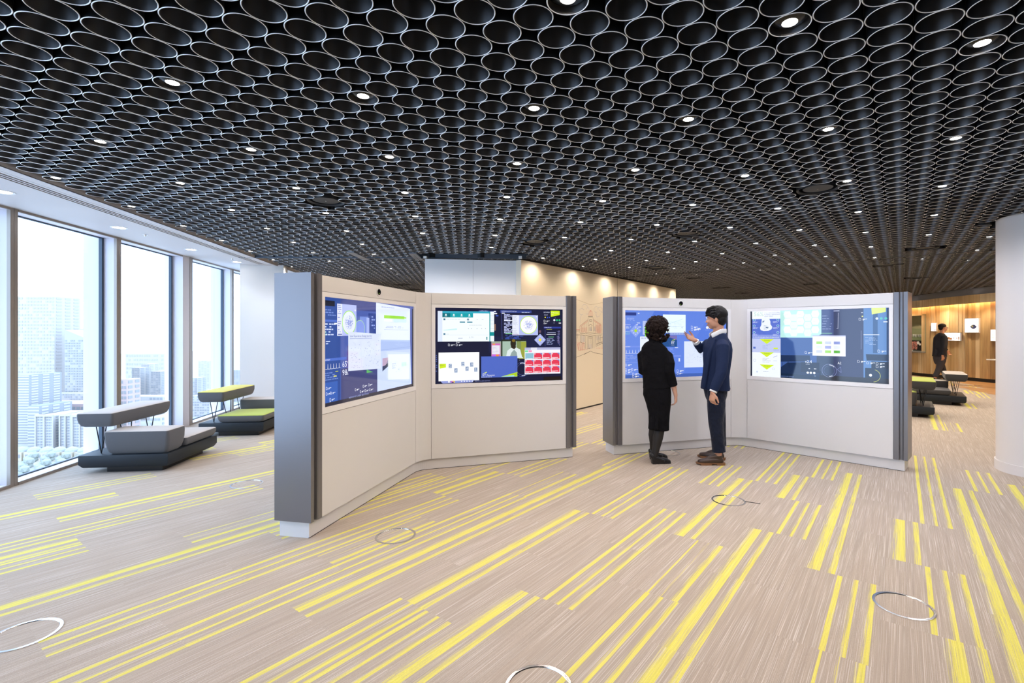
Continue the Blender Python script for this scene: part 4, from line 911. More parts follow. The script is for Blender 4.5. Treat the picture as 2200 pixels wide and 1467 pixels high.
    c.poly([(.245, 0), (.554, 0), (.554, .35), (.49, .40), (.245, .40)], 'bdeee8')
    for x in (.30, .40, .51):
        for y in (.06, .165, .285): c.poly([(x-.03, y), (x-.02, y-.05), (x+.02, y-.05), (x+.03, y), (x+.02, y+.05), (x-.02, y+.05)], 'eefcf6'); c.dashes(x-.015, y, x+.015, y+.01, 1, 'd8d8d8', int(x*100), .4)
    for x in (.35, .455):
        for y in (.11, .22, .33): c.poly([(x-.03, y), (x-.02, y-.05), (x+.02, y-.05), (x+.03, y), (x+.02, y+.05), (x-.02, y+.05)], 'e6faf2'); c.dashes(x-.015, y, x+.015, y+.01, 1, 'd8d8d8', int(x*100), .4)
    c.dashes(.56, .09, .63, .31, 6, 'aab6e4', 31, .15); c.rect(.555, .33, .63, .345, '6a9a90'); c.line(.672, .05, .67, .27, .002, 'dfe4ff'); c.rect(.64, .02, .68, .03, 'c8d0f6'); c.line(.66, .27, .672, .27, .002, 'dfe4ff')
    c.rect(.49, .365, .722, .655, 'f3f3fb'); c.rect(.49, .365, .722, .38, 'b8bce0')
    for i, row in enumerate((('a5dc5a', 'c8d0ec', '8f9ad8'), ('dfe8ee', 'a3a8dc', 'e6ecf6'), ('cdd2e4', 'a0de4a', '5cb41e'))):
        for j, cc in enumerate(row): c.rect(.518+j*.062, .452+i*.062, .560+j*.062, .490+i*.062, cc)
    c.text('v2.4', .435, .765, .042, 'f2f5ff', .050); c.text('A2', .668, .765, .035, 'f2f5ff', .025); c.dashes(.44, .78, .50, .79, 1, 'dfe4ff', 32); c.ring(.61, .86, .050, .052, '97a2d8'); c.ring(.61, .86, .036, .037, '7682c0'); c.ring(.61, .86, .043, .047, 'eef1ff', 270, 320, 8); c.ring(.61, .86, .043, .047, 'eef1ff', 60, 90, 6)
    c.line(.665, .84, .69, .80, .002, '8a90cc'); c.line(.69, .80, .692, .88, .002, '8a90cc'); c.line(.692, .88, .665, .84, .002, '8a90cc')
    for x in (.455, .478, .503): c.disc(x, .905, .009, 'f2f5ff', 18)
    c.dashes(.44, .84, .54, .86, 1, 'e6eaff', 33); c.dashes(.44, .945, .54, .955, 1, 'a8c4f0', 34)
    for x, y in ((.80, .70), (.86, .715), (.92, .72), (.92, .76), (.93, .555), (.435, .60), (.81, .13)): icon_file(c, x, y, 1.0, 'eef2ff')
    c.ring(.90, .90, .045, .0475, 'd8de5a', 285, 445, 20); c.disc(.885, .895, .010, 'f2f5ff', 16); c.poly([(.89, .0), (.98, .0), (.98, .055), (.893, .085)], 'dff27a'); c.line(.84, .355, .94, .355, .004, 'f4f7ff'); c.dashes(.85, .39, .93, .50, 6, 'c4d6f4', 35, .2)
    for x, cc in ((.925, 'dfe8ff'), (.952, '58c4bc'), (.98, '58c4bc')): c.disc(x, .14, .009, cc, 18)
    c.dashes(.825, .02, .85, .07, 3, 'dfe4ff', 36); c.rect(.828, .10, .838, .115, 'e8e880'); c.line(.825, .30, .825, .55, .0015, 'aab4e0'); c.rect(.965, .18, .99, .19, 'f4f7ff'); c.text('REMOTE USER EDITING', .25, .985, .016, '6f86c0', .10)

def fillet(C, u1, u2, T, n=8):
    """points of the cove from C+u1*T round to C+u2*T (tangent to both wings)"""
    half = math.acos(max(-1, min(1, u1.dot(u2))))/2; Rr = T*math.tan(half); bis = (u1+u2).normalized(); O = C+bis*(T/math.cos(half))
    a = (C+u1*T-O); b = (C+u2*T-O); tot = a.angle(b)
    ax = a.cross(b).normalized(); return [O+Matrix.Rotation(tot*i/n, 3, ax) @ a for i in range(n+1)]
def kiosk(loc, rz, label, contents):
    root = empty('video_wall', loc, rz, category='display stand', label=label)
    up = Vector((0, 0, 1)); uA, uB = Vector((-1, 0, 0)), e2(-BEND); nA, nB = Vector((0, -1, 0)), e2(-BEND-PI/2)
    DP = .03; ARM = 1.725; TK = .245
    Cf = (nA+nB)*(DP/(1+nA.dot(nB)))          # corner of the panel faces
    Cb = -(nA+nB)*(TK/(1+nA.dot(nB)))
    # plinth
    f_ = fillet(Vector((0, 0, 0)), uA, uB, .10); Cq = -(nA+nB)*(.235/(1+nA.dot(nB)))
    pl_ = [uA*(ARM+.013)]+f_+[uB*(ARM+.013), uB*(ARM+.013)-nB*.235, Cq, uA*(ARM+.013)-nA*.235]
    MB().prism([tuple(p) for p in pl_], 0, .118).build('plinth', M['kiosk'], root)
    # thin black strip painting the shadow line under the plinth
    MB().prism([tuple(p) for p in [uA*(ARM+.0135)+nA*.002]+[q+(nA+nB)*.001 for q in f_]+[uB*(ARM+.0135)+nB*.002, uB*ARM-nB*.23, Cq, uA*ARM-nA*.23]], 0, .004).build('plinth_shadow_line', M['black'], root)
    # core body behind the panels
    core = [uA*1.62+nA*.008, (nA+nB)*(.008/(1+nA.dot(nB)))]+[uB*1.62+nB*.008, uB*1.62-nB*TK, Cb, uA*1.62-nA*TK]
    core = [uA*1.62+nA*.008]+[q-(nA+nB).normalized()*.012 for q in fillet(Cf, uA, uB, .105)]+core[2:]
    MB().prism([tuple(p) for p in core], .112, 1.855).build('body', M['kiosk'], root)
    # cove panel
    cv_ = fillet(Cf, uA, uB, .1085, 10); inn = [q-(nA+nB).normalized()*.010 for q in cv_]
    MB().prism([tuple(p) for p in cv_+inn[::-1]], .114, 1.861).build('corner_panel', M['kiosk'], root, smooth=True)
    wings = ((uA, nA, contents[0], True), (uB, nB, contents[1], False))
    for u, n, draw, left in wings:
        F = lambda: MB()
        a0, a1 = .1115, 1.627
        fr = lambda mb, s0, s1, z0, z1, d0, d1, mi=0: mb.frame(Cf, u, n, up, s0, s1, d0, d1, z0, z1, mi)
        fr(F(), a0, a1, .114, .852, -.02, 0).build('lower_panel', M['kiosk'], root, bevel=.0015, bseg=1)
        hp = fr(F(), a0, a1, 1.745, 1.861, -.02, 0).build('header_panel', M['kiosk'], root, bevel=.0015, bseg=1)
        # bezel ring round the glass, slightly proud
        x0, x1, z0, z1 = .153, 1.590, .899, 1.707
        mb = F(); fr(mb, a0+.001, x0, .855, 1.742, -.02, .004); fr(mb, x1, a1-.001, .855, 1.742, -.02, .004); fr(mb, x0, x1, .855, z0, -.02, .004); fr(mb, x0, x1, z1, 1.742, -.02, .004)
        bz = mb.build('bezel', M['bezel'], root)
        sc = fr(F(), x0, x1, z0, z1, -.02, -.010).build('screen', M['screen_glass'], root)
        cvs = Canvas(x1-x0, z1-z0); draw(cvs)
        if left: O = Cf+u*x1+up*z1; U = -u
        else: O = Cf+u*x0+up*z1; U = u
        cvs.build(sc, O, U, -up, n, -.0096)
        # grooved end post
        P = [(1.6285, -.005), (1.6285, .006), (1.634, .011), (1.676, .011), (1.681, .004), (1.684, -.014), (1.704, -.014), (1.716, .006), (1.720, .008), (1.752, .008)]
        prof = [(s, d) for s, d in P]+[(1.752, -TK-.038), (1.72, -TK-.038), (1.716, -TK-.036), (1.704, -TK-.016), (1.684, -TK-.016), (1.681, -TK-.034), (1.676, -TK-.041), (1.634, -TK-.041), (1.6285, -TK-.02)]
        pts = [Cf+u*s+n*d for s, d in prof]
        MB().prism([tuple(p) for p in pts], .119, 1.866).build('end_post', M['post'], root)
        if left:
            q = Cf+u*KEYE+n*.0+up*1.80
            MB().cyl(q, .037, .006, 36, n, .034).build('camera_ring', M['white'], hp)
            ln = MB().cyl(q+n*.003, .026, .0055, 30, n).build('camera_lens', mat('lens_black', (.004, .004, .006), .08), hp)
            MB().cyl(q+n*.0085+up*-.012+u*.004, .0035, .001, 10, n).build('green_light', mat('green_led', (.1, .5, .05), .4, emit=(.6, .9, .1), estr=.8), hp)
    return root
KEYE = .84
k1 = kiosk((-1.301955, 5.166205, 0), R(78.7416), 'angled white video wall on the left, its grey end post nearest the camera', (scr_1a, scr_1b))
k2 = kiosk((2.50531, 6.31649, 0), R(16.9424), 'angled white video wall on the right that the man and woman stand at', (scr_2a, scr_2b))

# ------------------------------------------------------------------ benches
def cushion(x0, x1, y0, y1, z0, z1, name, side, top, parent, rr_=.035, und=.05):
    """upholstered block: sides curve in towards the bottom, gently domed top panel"""
    nx, r = 6, rr_
    def ring(ins, z, rad):
        X0, X1, Y0, Y1 = x0+ins, x1-ins, y0+ins, y1-ins; pts = []
        for cx_, cy_, a0 in ((X1-rad, Y0+rad, -90), (X1-rad, Y1-rad, 0), (X0+rad, Y1-rad, 90), (X0+rad, Y0+rad, 180)):
            for i in range(nx+1): a = R(a0+90*i/nx); pts.append((cx_+rad*math.cos(a), cy_+rad*math.sin(a), z))
        return pts
    h = z1-z0; n = 4*(nx+1)
    rings = [ring(.034+.006, z0, r), ring(.020, z0+h*.10, r), ring(.008, z0+h*.30, r), ring(0, z0+h*.55, r), ring(0, z0+h*.85, r*.8), ring(.003, z1-.006, r*.7)]
    mb = MB(); V_ = sum(rings, [])
    F_ = [tuple(range(n))[::-1]]
    for k in range(len(rings)-1): F_ += [(k*n+i, k*n+(i+1) % n, (k+1)*n+(i+1) % n, (k+1)*n+i) for i in range(n)]
    mb.add(V_, F_)
    o = mb.build(name, side, parent, smooth=True)
    rings = [ring(.003, z1-.006, r*.7), ring(.004, z1-.002, r*.7), ring(.014, z1+.002, r*.7), ring(.05, z1+.008, r*.8), ring(.10, z1+.012, r*.6)]
    mb = MB(); V_ = sum(rings, []); F_ = []
    for k in range(len(rings)-1): F_ += [(k*n+i, k*n+(i+1) % n, (k+1)*n+(i+1) % n, (k+1)*n+i) for i in range(n)]
    F_.append(tuple(range((len(rings)-1)*n, len(rings)*n))); mb.add(V_, F_); mb.build('top_panel', top, o, smooth=True)
    return o
def bench(loc, rz, mirror, tall_near, tops, sides, label, L_=.94, W_=.85):
    """local x: 0 = backrest side .. W_ = seat side, local y: near .. far end"""
    b = empty('lounge_bench', loc, rz, category='bench', label=label, group='lounge benches with floating backrests')
    m = -1 if mirror else 1
    X = lambda a, c: (min(m*a, m*c), max(m*a, m*c))
    x0, x1 = X(0, W_)
    mb = MB(); c = .035
    # slab with chamfered lower edge
    mb.add([(x0, 0, .19), (x1, 0, .19), (x1, L_, .19), (x0, L_, .19), (x0-.0, 0, .095), (x1, 0, .095), (x1, L_, .095), (x0, L_, .095), (x0+c, c*.4, .06), (x1-c*.5, c*.4, .06), (x1-c*.5, L_-c, .06), (x0+c, L_-c, .06)],
           [(0, 1, 2, 3), (0, 4, 5, 1), (1, 5, 6, 2), (2, 6, 7, 3), (3, 7, 4, 0), (4, 8, 9, 5), (5, 9, 10, 6), (6, 10, 11, 7), (7, 11, 8, 4), (8, 11, 10, 9)])
    mb.build('base_slab', M['vinyl'], b, bevel=.008, bseg=2)
    px = X(.22, W_-.10); MB().box(px[0], px[1], .08, L_-.12, 0, .062).build('plinth', M['black'], b)
    cut = .31
    ys = ((0.0, cut), (cut, L_)) if tall_near else ((0.0, L_-cut), (L_-cut, L_))
    hs = (.43, .29) if tall_near else (.29, .43)
    for (ya, yb), h, t in zip(ys, hs, tops[1:]):
        xa = X(.235, W_); cushion(xa[0], xa[1], ya+.002, yb-.002, .193, h, 'seat_block', M[sides], M[t], b)
    xa = X(-.02, .325); cushion(xa[0], xa[1], 0, L_, .475, .62, 'backrest', M[sides], M[tops[0]], b, .03)
    for i, y in enumerate((.10, L_*.48, L_-.10)):
        g = MB(); xm = m*.14; xq = m*.15
        if i == 1: g.rod((m*.10, y-.03, .48), (xq, y+.01, .19), .005); g.rod((m*.20, y+.01, .48), (xq+.02*m, y+.05, .19), .005)
        else: g.rod((m*.10, y, .48), (xq, y, .19), .005); g.rod((m*.20, y, .48), (xq, y, .19), .005)
        g.build('hairpin_leg', M['rod'], b)
    return b
p1, p2, p3, p4 = at(175.7, 1004.6, .06), at(360.7, 1001.5, .06), at(2008.4, 892.4, .06), at(2076.9, 866.8, .06)
pb2 = at(566.3, 927, .06)
ang = math.atan2(WDIR.y, WDIR.x)-PI/2
Wb = .85
def left_origin(corner): q = Vector((corner.x, corner.y, 0)); return q-Vector((math.cos(ang+R(-3)), math.sin(ang+R(-3)), 0))*Wb
bench(left_origin(p2), ang-R(3), False, True, ('top_beige', 'top_beige', 'top_beige'), 'fab_grey', 'grey lounge bench with beige cushion tops by the first window')
bench(left_origin(pb2), ang-R(3), False, False, ('top_yellow', 'top_lime', 'top_beige'), 'fab_grey', 'grey lounge bench with yellow backrest top behind it, by the far window')
a4 = R(54-90)
bench(Vector((p3.x, p3.y, 0)), a4, True, True, ('top_lime', 'top_lime', 'fab_grey'), 'fab_dark', 'charcoal lounge bench with lime green backrest top beside the right video wall')
bench(Vector((p4.x, p4.y, 0)), a4, True, False, ('top_beige', 'fab_grey', 'top_beige'), 'fab_dark', 'charcoal lounge bench with off white cushion tops nearest the timber wall')

# ------------------------------------------------------------------ the city below, seen through the glass
GZ = -45.
M['bld_pale'] = mat('building_pale', (.40, .36, .34), .8); M['bld_white'] = mat('building_white', (.47, .425, .40), .8); M['bld_win'] = mat('building_glass', (.27, .26, .26), .35); M['bld_blue'] = mat('building_blue', (.29, .285, .29), .6)  # pale, close-toned colours stand in for the distance haze
M['bld_red'] = mat('building_red', (.45, .33, .31), .8); M['bld_cream'] = mat('house_cream', (.50, .42, .32), .8); M['roof'] = mat('house_roof', (.34, .34, .36), .8); M['land'] = vary(mat('land', (.3, .3, .3), .9), (.30, .28, .26), (.44, .40, .37), .05)
MB().box(-900, 100, 30, 1200, GZ-1, GZ).build('ground', M['land'], kind='structure')
def building(u0, u1, vt, D, cols, rows, wall, win, label, depth=14, vb=None, slope=0, style='grid', name='building'):
    x0, x1 = (u0-CX)*D/FPX, (u1-CX)*D/FPX; zt = hgt(D, vt); zt2 = hgt(D, vt+slope); zb = GZ if vb is None else hgt(D, vb)
    b = empty(name, ((x0+x1)/2, D, zb), category='building', label=label)
    o = Vector((-(x0+x1)/2, -D, -zb))
    mb = MB(); vs = [(x0, D, zb), (x1, D, zb), (x1, D, zt2), (x0, D, zt), (x0, D+depth, zb), (x1, D+depth, zb), (x1, D+depth, zt2), (x0, D+depth, zt)]
    mb.add([Vector(v)+o for v in vs], [(0, 1, 2, 3), (1, 5, 6, 2), (5, 4, 7, 6), (4, 0, 3, 7), (3, 2, 6, 7)]); mb.build('facade', M[wall], b)
    w = MB(); dx = (x1-x0)/cols; ztop = min(zt, zt2); dz = (ztop-zb)/rows; r = random.Random(int(u0*7+vt))
    for j in range(rows):
        for i in range(cols):
            if style == 'grid' and r.random() < .22: continue
            if style == 'band': a0, a1 = (.0, 1.0)
            else: a0, a1 = (.14, .86)
            w.box(x0+dx*(i+a0)+o.x, x0+dx*(i+a1)+o.x, -.12, .02, zb+dz*(j+.22)+o.z, zb+dz*(j+.75)+o.z)
        if style != 'band':
            w2 = None
    # side windows towards the room
    for j in range(rows):
        for i in range(max(2, int(depth/4))):
            y0 = (depth/max(2, int(depth/4)))*(i+.2); w.box(x1-.02+o.x, x1+.12+o.x, y0, y0+depth/max(2, int(depth/4))*.6, zb+dz*(j+.22)+o.z, zb+dz*(j+.75)+o.z)
    w.build('window_grid', M[win], b, kind='stuff')
    if style == 'frame':
        f = MB()
        for x in (x0, (x0+x1)/2, x1): f.box(x-.25+o.x, x+.25+o.x, -.5, .1, 0, zt-zb+.3)
        f.box(x0+o.x, x1+o.x, -.55, .15, zt-zb-.3, zt-zb+.55); f.build('white_frame', M['bld_white'], b)
    return b
building(36, 117, 637, 250, 12, 38, 'bld_white', 'bld_pale', 'pale hazy apartment tower, the tallest seen through the first window')
building(117, 139, 706, 268, 4, 28, 'bld_white', 'bld_pale', 'slim hazy wing between the tallest tower and the glass grid tower')
building(139, 190, 708, 244, 9, 34, 'bld_pale', 'bld_blue', 'hazy glass grid tower with a sloping top, right of the tallest tower', slope=21)
building(85, 190, 845, 236, 18, 5, 'bld_pale', 'bld_blue', 'low glazed podium in front of the hazy towers', vb=870, depth=5)
building(58, 192, 868, 222, 14, 3, 'bld_red', 'bld_win', 'long red brick building below the hazy towers')
building(36, 62, 805, 205, 3, 26, 'bld_blue', 'bld_white', 'striped blue office block at the left edge of the first window', style='band')
building(60, 84, 872, 200, 3, 13, 'bld_blue', 'bld_white', 'lower striped office block left of the white framed flats', style='band')
building(78, 115, 893, 196, 6, 12, 'bld_white', 'bld_blue', 'white framed block of flats, left one of three above the houses', style='frame')
building(130, 154, 892, 196, 4, 12, 'bld_white', 'bld_blue', 'white framed block of flats, middle one of three above the houses', style='frame')
building(157, 188, 894, 194, 5, 12, 'bld_white', 'bld_blue', 'white framed block of flats, right one of three above the houses', style='frame')
for i in range(6):
    u = 44+i*27; D = 178; x = (u-CX)*D/FPX
    h_ = empty('house', (x, D, GZ), category='house', label='small cream house with a pale domed roof, number %s from the left below the flats' % ('one', 'two', 'three', 'four', 'five', 'six')[i], group='cream houses below the flats')
    MB().box(-1.9, 1.9, -1.5, 2.5, 0, 3.3).build('house_wall', M['bld_cream'], h_)
    MB().lathe((0, .5, 3.3), [(2.1, 0), (1.9, .6), (1.2, 1.3), (.1, 1.7)], 12, closed=False).build('roof', M['roof'], h_)
    w = MB(); w.box(-1.3, -.4, -1.56, -1.5, 1.3, 2.5); w.box(.5, 1.4, -1.56, -1.5, 1.3, 2.5); w.build('window', M['bld_win'], h_)
for (u0, u1, vt, D, c_, r_, wa, wi, lb) in ((258, 272, 815, 230, 2, 10, 'bld_red', 'bld_win', 'pinkish narrow block at the left edge of the second window'), (283, 300, 790, 300, 3, 24, 'bld_pale', 'bld_blue', 'faint grey tower in the second window, left of three'), (303, 321, 782, 310, 3, 26, 'bld_white', 'bld_pale', 'faint pale tower in the second window, middle of three'),
        (324, 345, 798, 300, 4, 22, 'bld_pale', 'bld_blue', 'faint grey tower in the second window, right of three'), (262, 350, 852, 260, 12, 6, 'bld_white', 'bld_blue', 'long low pale block across the foot of the second window'), (322, 345, 896, 205, 3, 6, 'bld_white', 'bld_blue', 'small white block behind the bench, low in the second window'),
        (270, 345, 760, 420, 14, 8, 'bld_white', 'bld_pale', 'very faint distant block on the skyline of the second window'), (408, 424, 812, 290, 3, 18, 'bld_pale', 'bld_blue', 'faint tower at the left of the third window'), (426, 450, 775, 400, 4, 20, 'bld_white', 'bld_pale', 'very faint tall block in the third window'),
        (412, 450, 850, 270, 7, 8, 'bld_white', 'bld_blue', 'low pale block at the foot of the third window'), (492, 520, 795, 330, 4, 22, 'bld_pale', 'bld_blue', 'faint tower in the narrow fourth window')):
    building(u0, u1, vt, D, c_, r_, wa, wi, lb, depth=8)
tr = random.Random(5)
tm_ = mat('tree_green', (.30, .31, .27), .9)
t0_ = None
for i in range(15):
    D = 152+9*(i % 3)+tr.uniform(-1, 1); u = 42+36*(i//3)+11*(i % 3)+tr.uniform(-2, 2)
    if t0_ is None:
        t0_ = empty('tree', (0, 0, 0), category='tree', label='small hazy tree among the streets below the houses', group='hazy trees below the houses')
        bm = bmesh.new()
        for q in range(7):
            bmesh.ops.create_icosphere(bm, subdivisions=1, radius=tr.uniform(.9, 1.5), matrix=Matrix.Translation((tr.uniform(-1, 1), tr.uniform(-1, 1), tr.uniform(2.2, 4))))
        me = bpy.data.meshes.new('crown'); bm.to_mesh(me); bm.free(); me.materials.append(tm_); o = bpy.data.objects.new('crown', me); COL.objects.link(o); o.parent = t0_
        MB().cyl((0, 0, 0), .2, 2.4, 6).build('trunk', M['bld_red'], t0_); t_ = t0_
    else: t_ = copy_tree(t0_)
    t_.location = ((u-CX)*D/FPX, D, GZ)

# ------------------------------------------------------------------ people
def loft(bm, secs, ref, seg=16, caps=(1, 1)):
    """closed tube through (centre, ra, rb): ra along ref, rb across; caps 1 = rounded, 0 = flat"""
    secs = [(Vector(c), a, b) for c, a, b in secs]; P = [s[0] for s in secs]; n = len(P)
    full = []
    for i in range(n):
        t = (P[min(i+1, n-1)]-P[max(i-1, 0)]).normalized(); full.append((P[i], t, secs[i][1], secs[i][2]))
    def cap(P0, t, a, b, sgn):
        r = min(a, b); return [(P0+t*sgn*r*math.sin(R(q))*.9, t, a*math.cos(R(q)), b*math.cos(R(q))) for q in (30, 58, 80)]
    if caps[0]: full = cap(full[0][0], full[0][1], full[0][2], full[0][3], -1)[::-1]+full
    if caps[1]: full = full+cap(full[-1][0], full[-1][1], full[-1][2], full[-1][3], 1)
    rings = []
    for c, t, a, b in full:
        x = (ref-t*ref.dot(t)); x = x.normalized() if x.length > 1e-3 else t.orthogonal().normalized(); y = t.cross(x)
        rings.append([bm.verts.new(c+x*a*math.cos(2*PI*i/seg)+y*b*math.sin(2*PI*i/seg)) for i in range(seg)])
    for r0, r1 in zip(rings[:-1], rings[1:]):
        for i in range(seg): bm.faces.new((r0[i], r0[(i+1) % seg], r1[(i+1) % seg], r1[i]))
    bm.faces.new(rings[0][::-1]); bm.faces.new(rings[-1])
def ball(bm, c, r, sub=2, rot=None):
    m = Matrix.Translation(c) @ (rot.to_4x4() if rot else Matrix.Identity(4)) @ Matrix.Diagonal((*r, 1)) if not isinstance(r, float) else Matrix.Translation(c) @ Matrix.Diagonal((r, r, r, 1))
    bmesh.ops.create_icosphere(bm, subdivisions=sub, radius=1, matrix=m)
def fuse(name, bm, m, parent, voxel=.008, smooth=6, fac=.5, deci=None, **tags):
    me = bpy.data.meshes.new(name); bmesh.ops.recalc_face_normals(bm, faces=bm.faces); bm.to_mesh(me); bm.free()
    o = bpy.data.objects.new(name+'_tmp', me); COL.objects.link(o)
    r = o.modifiers.new('r', 'REMESH'); r.mode = 'VOXEL'; r.voxel_size = voxel
    if smooth: s = o.modifiers.new('s', 'SMOOTH'); s.iterations = smooth; s.factor = fac
    if deci: d = o.modifiers.new('d', 'DECIMATE'); d.ratio = deci
    bpy.context.view_layer.update(); dg = bpy.context.evaluated_depsgraph_get()
    out = bpy.data.meshes.new_from_object(o.evaluated_get(dg)); bpy.data.objects.remove(o); out.materials.clear(); out.materials.append(m)
    out.polygons.foreach_set('use_smooth', [True]*len(out.polygons)); out.name = name
    p = bpy.data.objects.new(name, out); COL.objects.link(p); p.parent = parent
    for k, v in tags.items(): p[k] = v
    return p
SK = mat('skin', (.56, .30, .20), .5, spec=.35); SK.node_tree.nodes['Principled BSDF'].inputs['Subsurface Weight'].default_value = .08
SK2 = mat('skin_pale', (.66, .38, .28), .5, spec=.35)
M['navy'] = mat('suit_navy', (.010, .020, .062), .8, spec=.2, bump=(5, .55, .05))
M['navy_t'] = mat('trousers_navy', (.007, .011, .027), .8, spec=.2, bump=(6, 1.0, .05), sheen=.1)
M['blackwool'] = mat('black_wool', (.004, .004, .006), .9, spec=.15, bump=(7, 1.0, .04))
M['tights'] = mat('black_tights', (.010, .008, .009), .6)
M['shirt'] = mat('white_shirt', (.80, .81, .84), .7)
M['hair_b'] = mat('black_hair', (.005, .004, .005), .6, spec=.3, bump=(120, .6, .004))
M['hair_c'] = mat('dark_curly_hair', (.013, .006, .005), .7, spec=.2, bump=(160, .8, .006))
M['shoe_br'] = mat('brown_leather', (.045, .026, .018), .35); M['sole'] = mat('tan_sole', (.22, .10, .04), .6); M['lace'] = mat('red_lace', (.45, .03, .03), .6)
M['eye_w'] = mat('eye_white', (.75, .73, .70), .2); M['iris'] = mat('dark_iris', (.01, .008, .006), .15); M['lip'] = mat('lips', (.42, .16, .13), .5)
V3 = Vector
def hand(bm, wrist, d, palm_n, thumb_side, L_=.185, curl=(18, 22, 14), spread=4., sc=1.):
    """palm and five fingers; d = direction of the hand, palm_n = out of the palm, thumb_side = towards the thumb"""
    d = d.normalized(); n = (palm_n-d*palm_n.dot(d)).normalized(); t = (thumb_side-d*thumb_side.dot(d)-n*thumb_side.dot(n)).normalized()
    w = wrist; L_ *= sc
    loft(bm, [(w-d*.02, .026*sc, .019*sc), (w+d*.02*sc, .030*sc, .016*sc), (w+d*L_*.28, .038*sc, .015*sc), (w+d*L_*.46, .040*sc, .013*sc)], t, 16)
    for k, (off, ln, r) in enumerate(((.030, .88, .0092), (.010, 1.0, .0096), (-.010, .94, .0092), (-.029, .74, .0082))):
        a = w+d*L_*.44+t*off*sc; seg = [L_*.26*ln, L_*.17*ln, L_*.12*ln]; pts = [a-d*.015]; dd = (d+t*math.tan(R(spread*(1.5-k)))).normalized(); p = a; pts.append(p)
        for c, s in zip(curl, seg):
            ax = dd.cross(n).normalized(); dd = (Matrix.Rotation(R(c+k*1.5), 3, ax) @ dd).normalized(); p = p+dd*s; pts.append(p)
        loft(bm, [(q, r*sc*(1.05-.10*i), r*sc*(1.0-.10*i)) for i, q in enumerate(pts)], t, 10)
    a = w+d*L_*.10+t*.026*sc; dd = (d*.75+t*.65+n*.25).normalized(); pts = [a-dd*.01, a+dd*L_*.22]; d2 = (d*.95+t*.30+n*.25).normalized(); pts += [pts[-1]+d2*L_*.16, pts[-1]+d2*L_*.30]
    loft(bm, [(q, r*sc, r*sc*.9) for q, r in zip(pts, (.0135, .0125, .0108, .0095))], n, 10)
def head(bm, c, f, up, s=1.):
    """skull, jaw, nose, ears; f = the way the face looks"""
    f = f.normalized(); up = (up-f*up.dot(f)).normalized(); l = up.cross(f)
    rot = Matrix((f, l, up)).transposed()
    P = lambda x, y, z: c+(f*x+l*y+up*z)*s
    ball(bm, P(-.012, 0, .025), (.098*s, .076*s, .092*s), 3, rot)          # skull
    ball(bm, P(.030, 0, -.030), (.062*s, .060*s, .078*s), 3, rot)          # face
    ball(bm, P(.045, 0, -.085), (.036*s, .036*s, .030*s), 2, rot)          # chin
    for sd in (-1, 1):
        ball(bm, P(.005, sd*.040, -.062), (.042*s, .020*s, .036*s), 2, rot)     # jaw angle
        ball(bm, P(-.008, sd*.079, -.012), (.014*s, .008*s, .028*s), 2, rot)    # ear
        ball(bm, P(.072, sd*.034, -.032), (.022*s, .022*s, .020*s), 2, rot)     # cheek
        ball(bm, P(.076, sd*.030, .018), (.015*s, .026*s, .012*s), 2, rot)      # brow ridge
    loft(bm, [(P(.084, 0, .008), .009*s, .008*s), (P(.095, 0, -.014), .009*s, .009*s), (P(.101, 0, -.032), .013*s, .010*s)], l, 10)
    ball(bm, P(.088, 0, -.066), (.014*s, .024*s, .010*s), 2, rot)
def face_bits(parent, c, f, up, s=1., brow=None):
    f = f.normalized(); up = (up-f*up.dot(f)).normalized(); l = up.cross(f); rot = Matrix((f, l, up)).transposed(); P = lambda x, y, z: c+(f*x+l*y+up*z)*s
    for sd in (-1, 1):
        b = bmesh.new(); ball(b, P(.0805, sd*.031, .000), (.009*s, .012*s, .0065*s), 2, rot); o = mk('eye', b, M['eye_w'], parent)
        b = bmesh.new(); ball(b, P(.0875, sd*.031, .000), (.003*s, .005*s, .005*s), 2, rot); mk('iris', b, M['iris'], o)
        b = bmesh.new(); loft(b, [(P(.0905, sd*.014, .019), .002, .002), (P(.0905, sd*.030, .024), .003, .002), (P(.079, sd*.050, .019), .002, .002)], up, 8); mk('eyebrow', b, brow or M['hair_b'], parent)
    b = bmesh.new(); ball(b, P(.0955, 0, -.0625), (.004*s, .020*s, .0032*s), 2, rot); ball(b, P(.0945, 0, -.069), (.005*s, .016*s, .0035*s), 2, rot); mk('lips', b, M['lip'], parent)
def mk(name, bm, m, parent, smooth=True):
    me = bpy.data.meshes.new(name); bmesh.ops.recalc_face_normals(bm, faces=bm.faces); bm.to_mesh(me); bm.free(); me.materials.append(m)
    if smooth: me.polygons.foreach_set('use_smooth', [True]*len(me.polygons))
    o = bpy.data.objects.new(name, me); COL.objects.link(o); o.parent = parent; return o
def limb(bm, pts, rs, ref=V3((1, 0, 0)), seg=14, caps=(1, 1)): loft(bm, [(p, r if not isinstance(r, tuple) else r[0], r if not isinstance(r, tuple) else r[1]) for p, r in zip(pts, rs)], ref, seg, caps)
def person(name, loc, label): return empty(name, loc, 0, category='person', label=label)

# coordinates below are local: x right in the photo, y away from the camera, z up; scaled about the standing point
def px_frame(u0, v_feet, Y):
    """local metre coordinates from photo pixels at depth Y"""
    s_ = Y/FPX
    return lambda u, v, dy=0.: V3(((u-u0)*s_, dy, EYE-(v-V0)*s_))

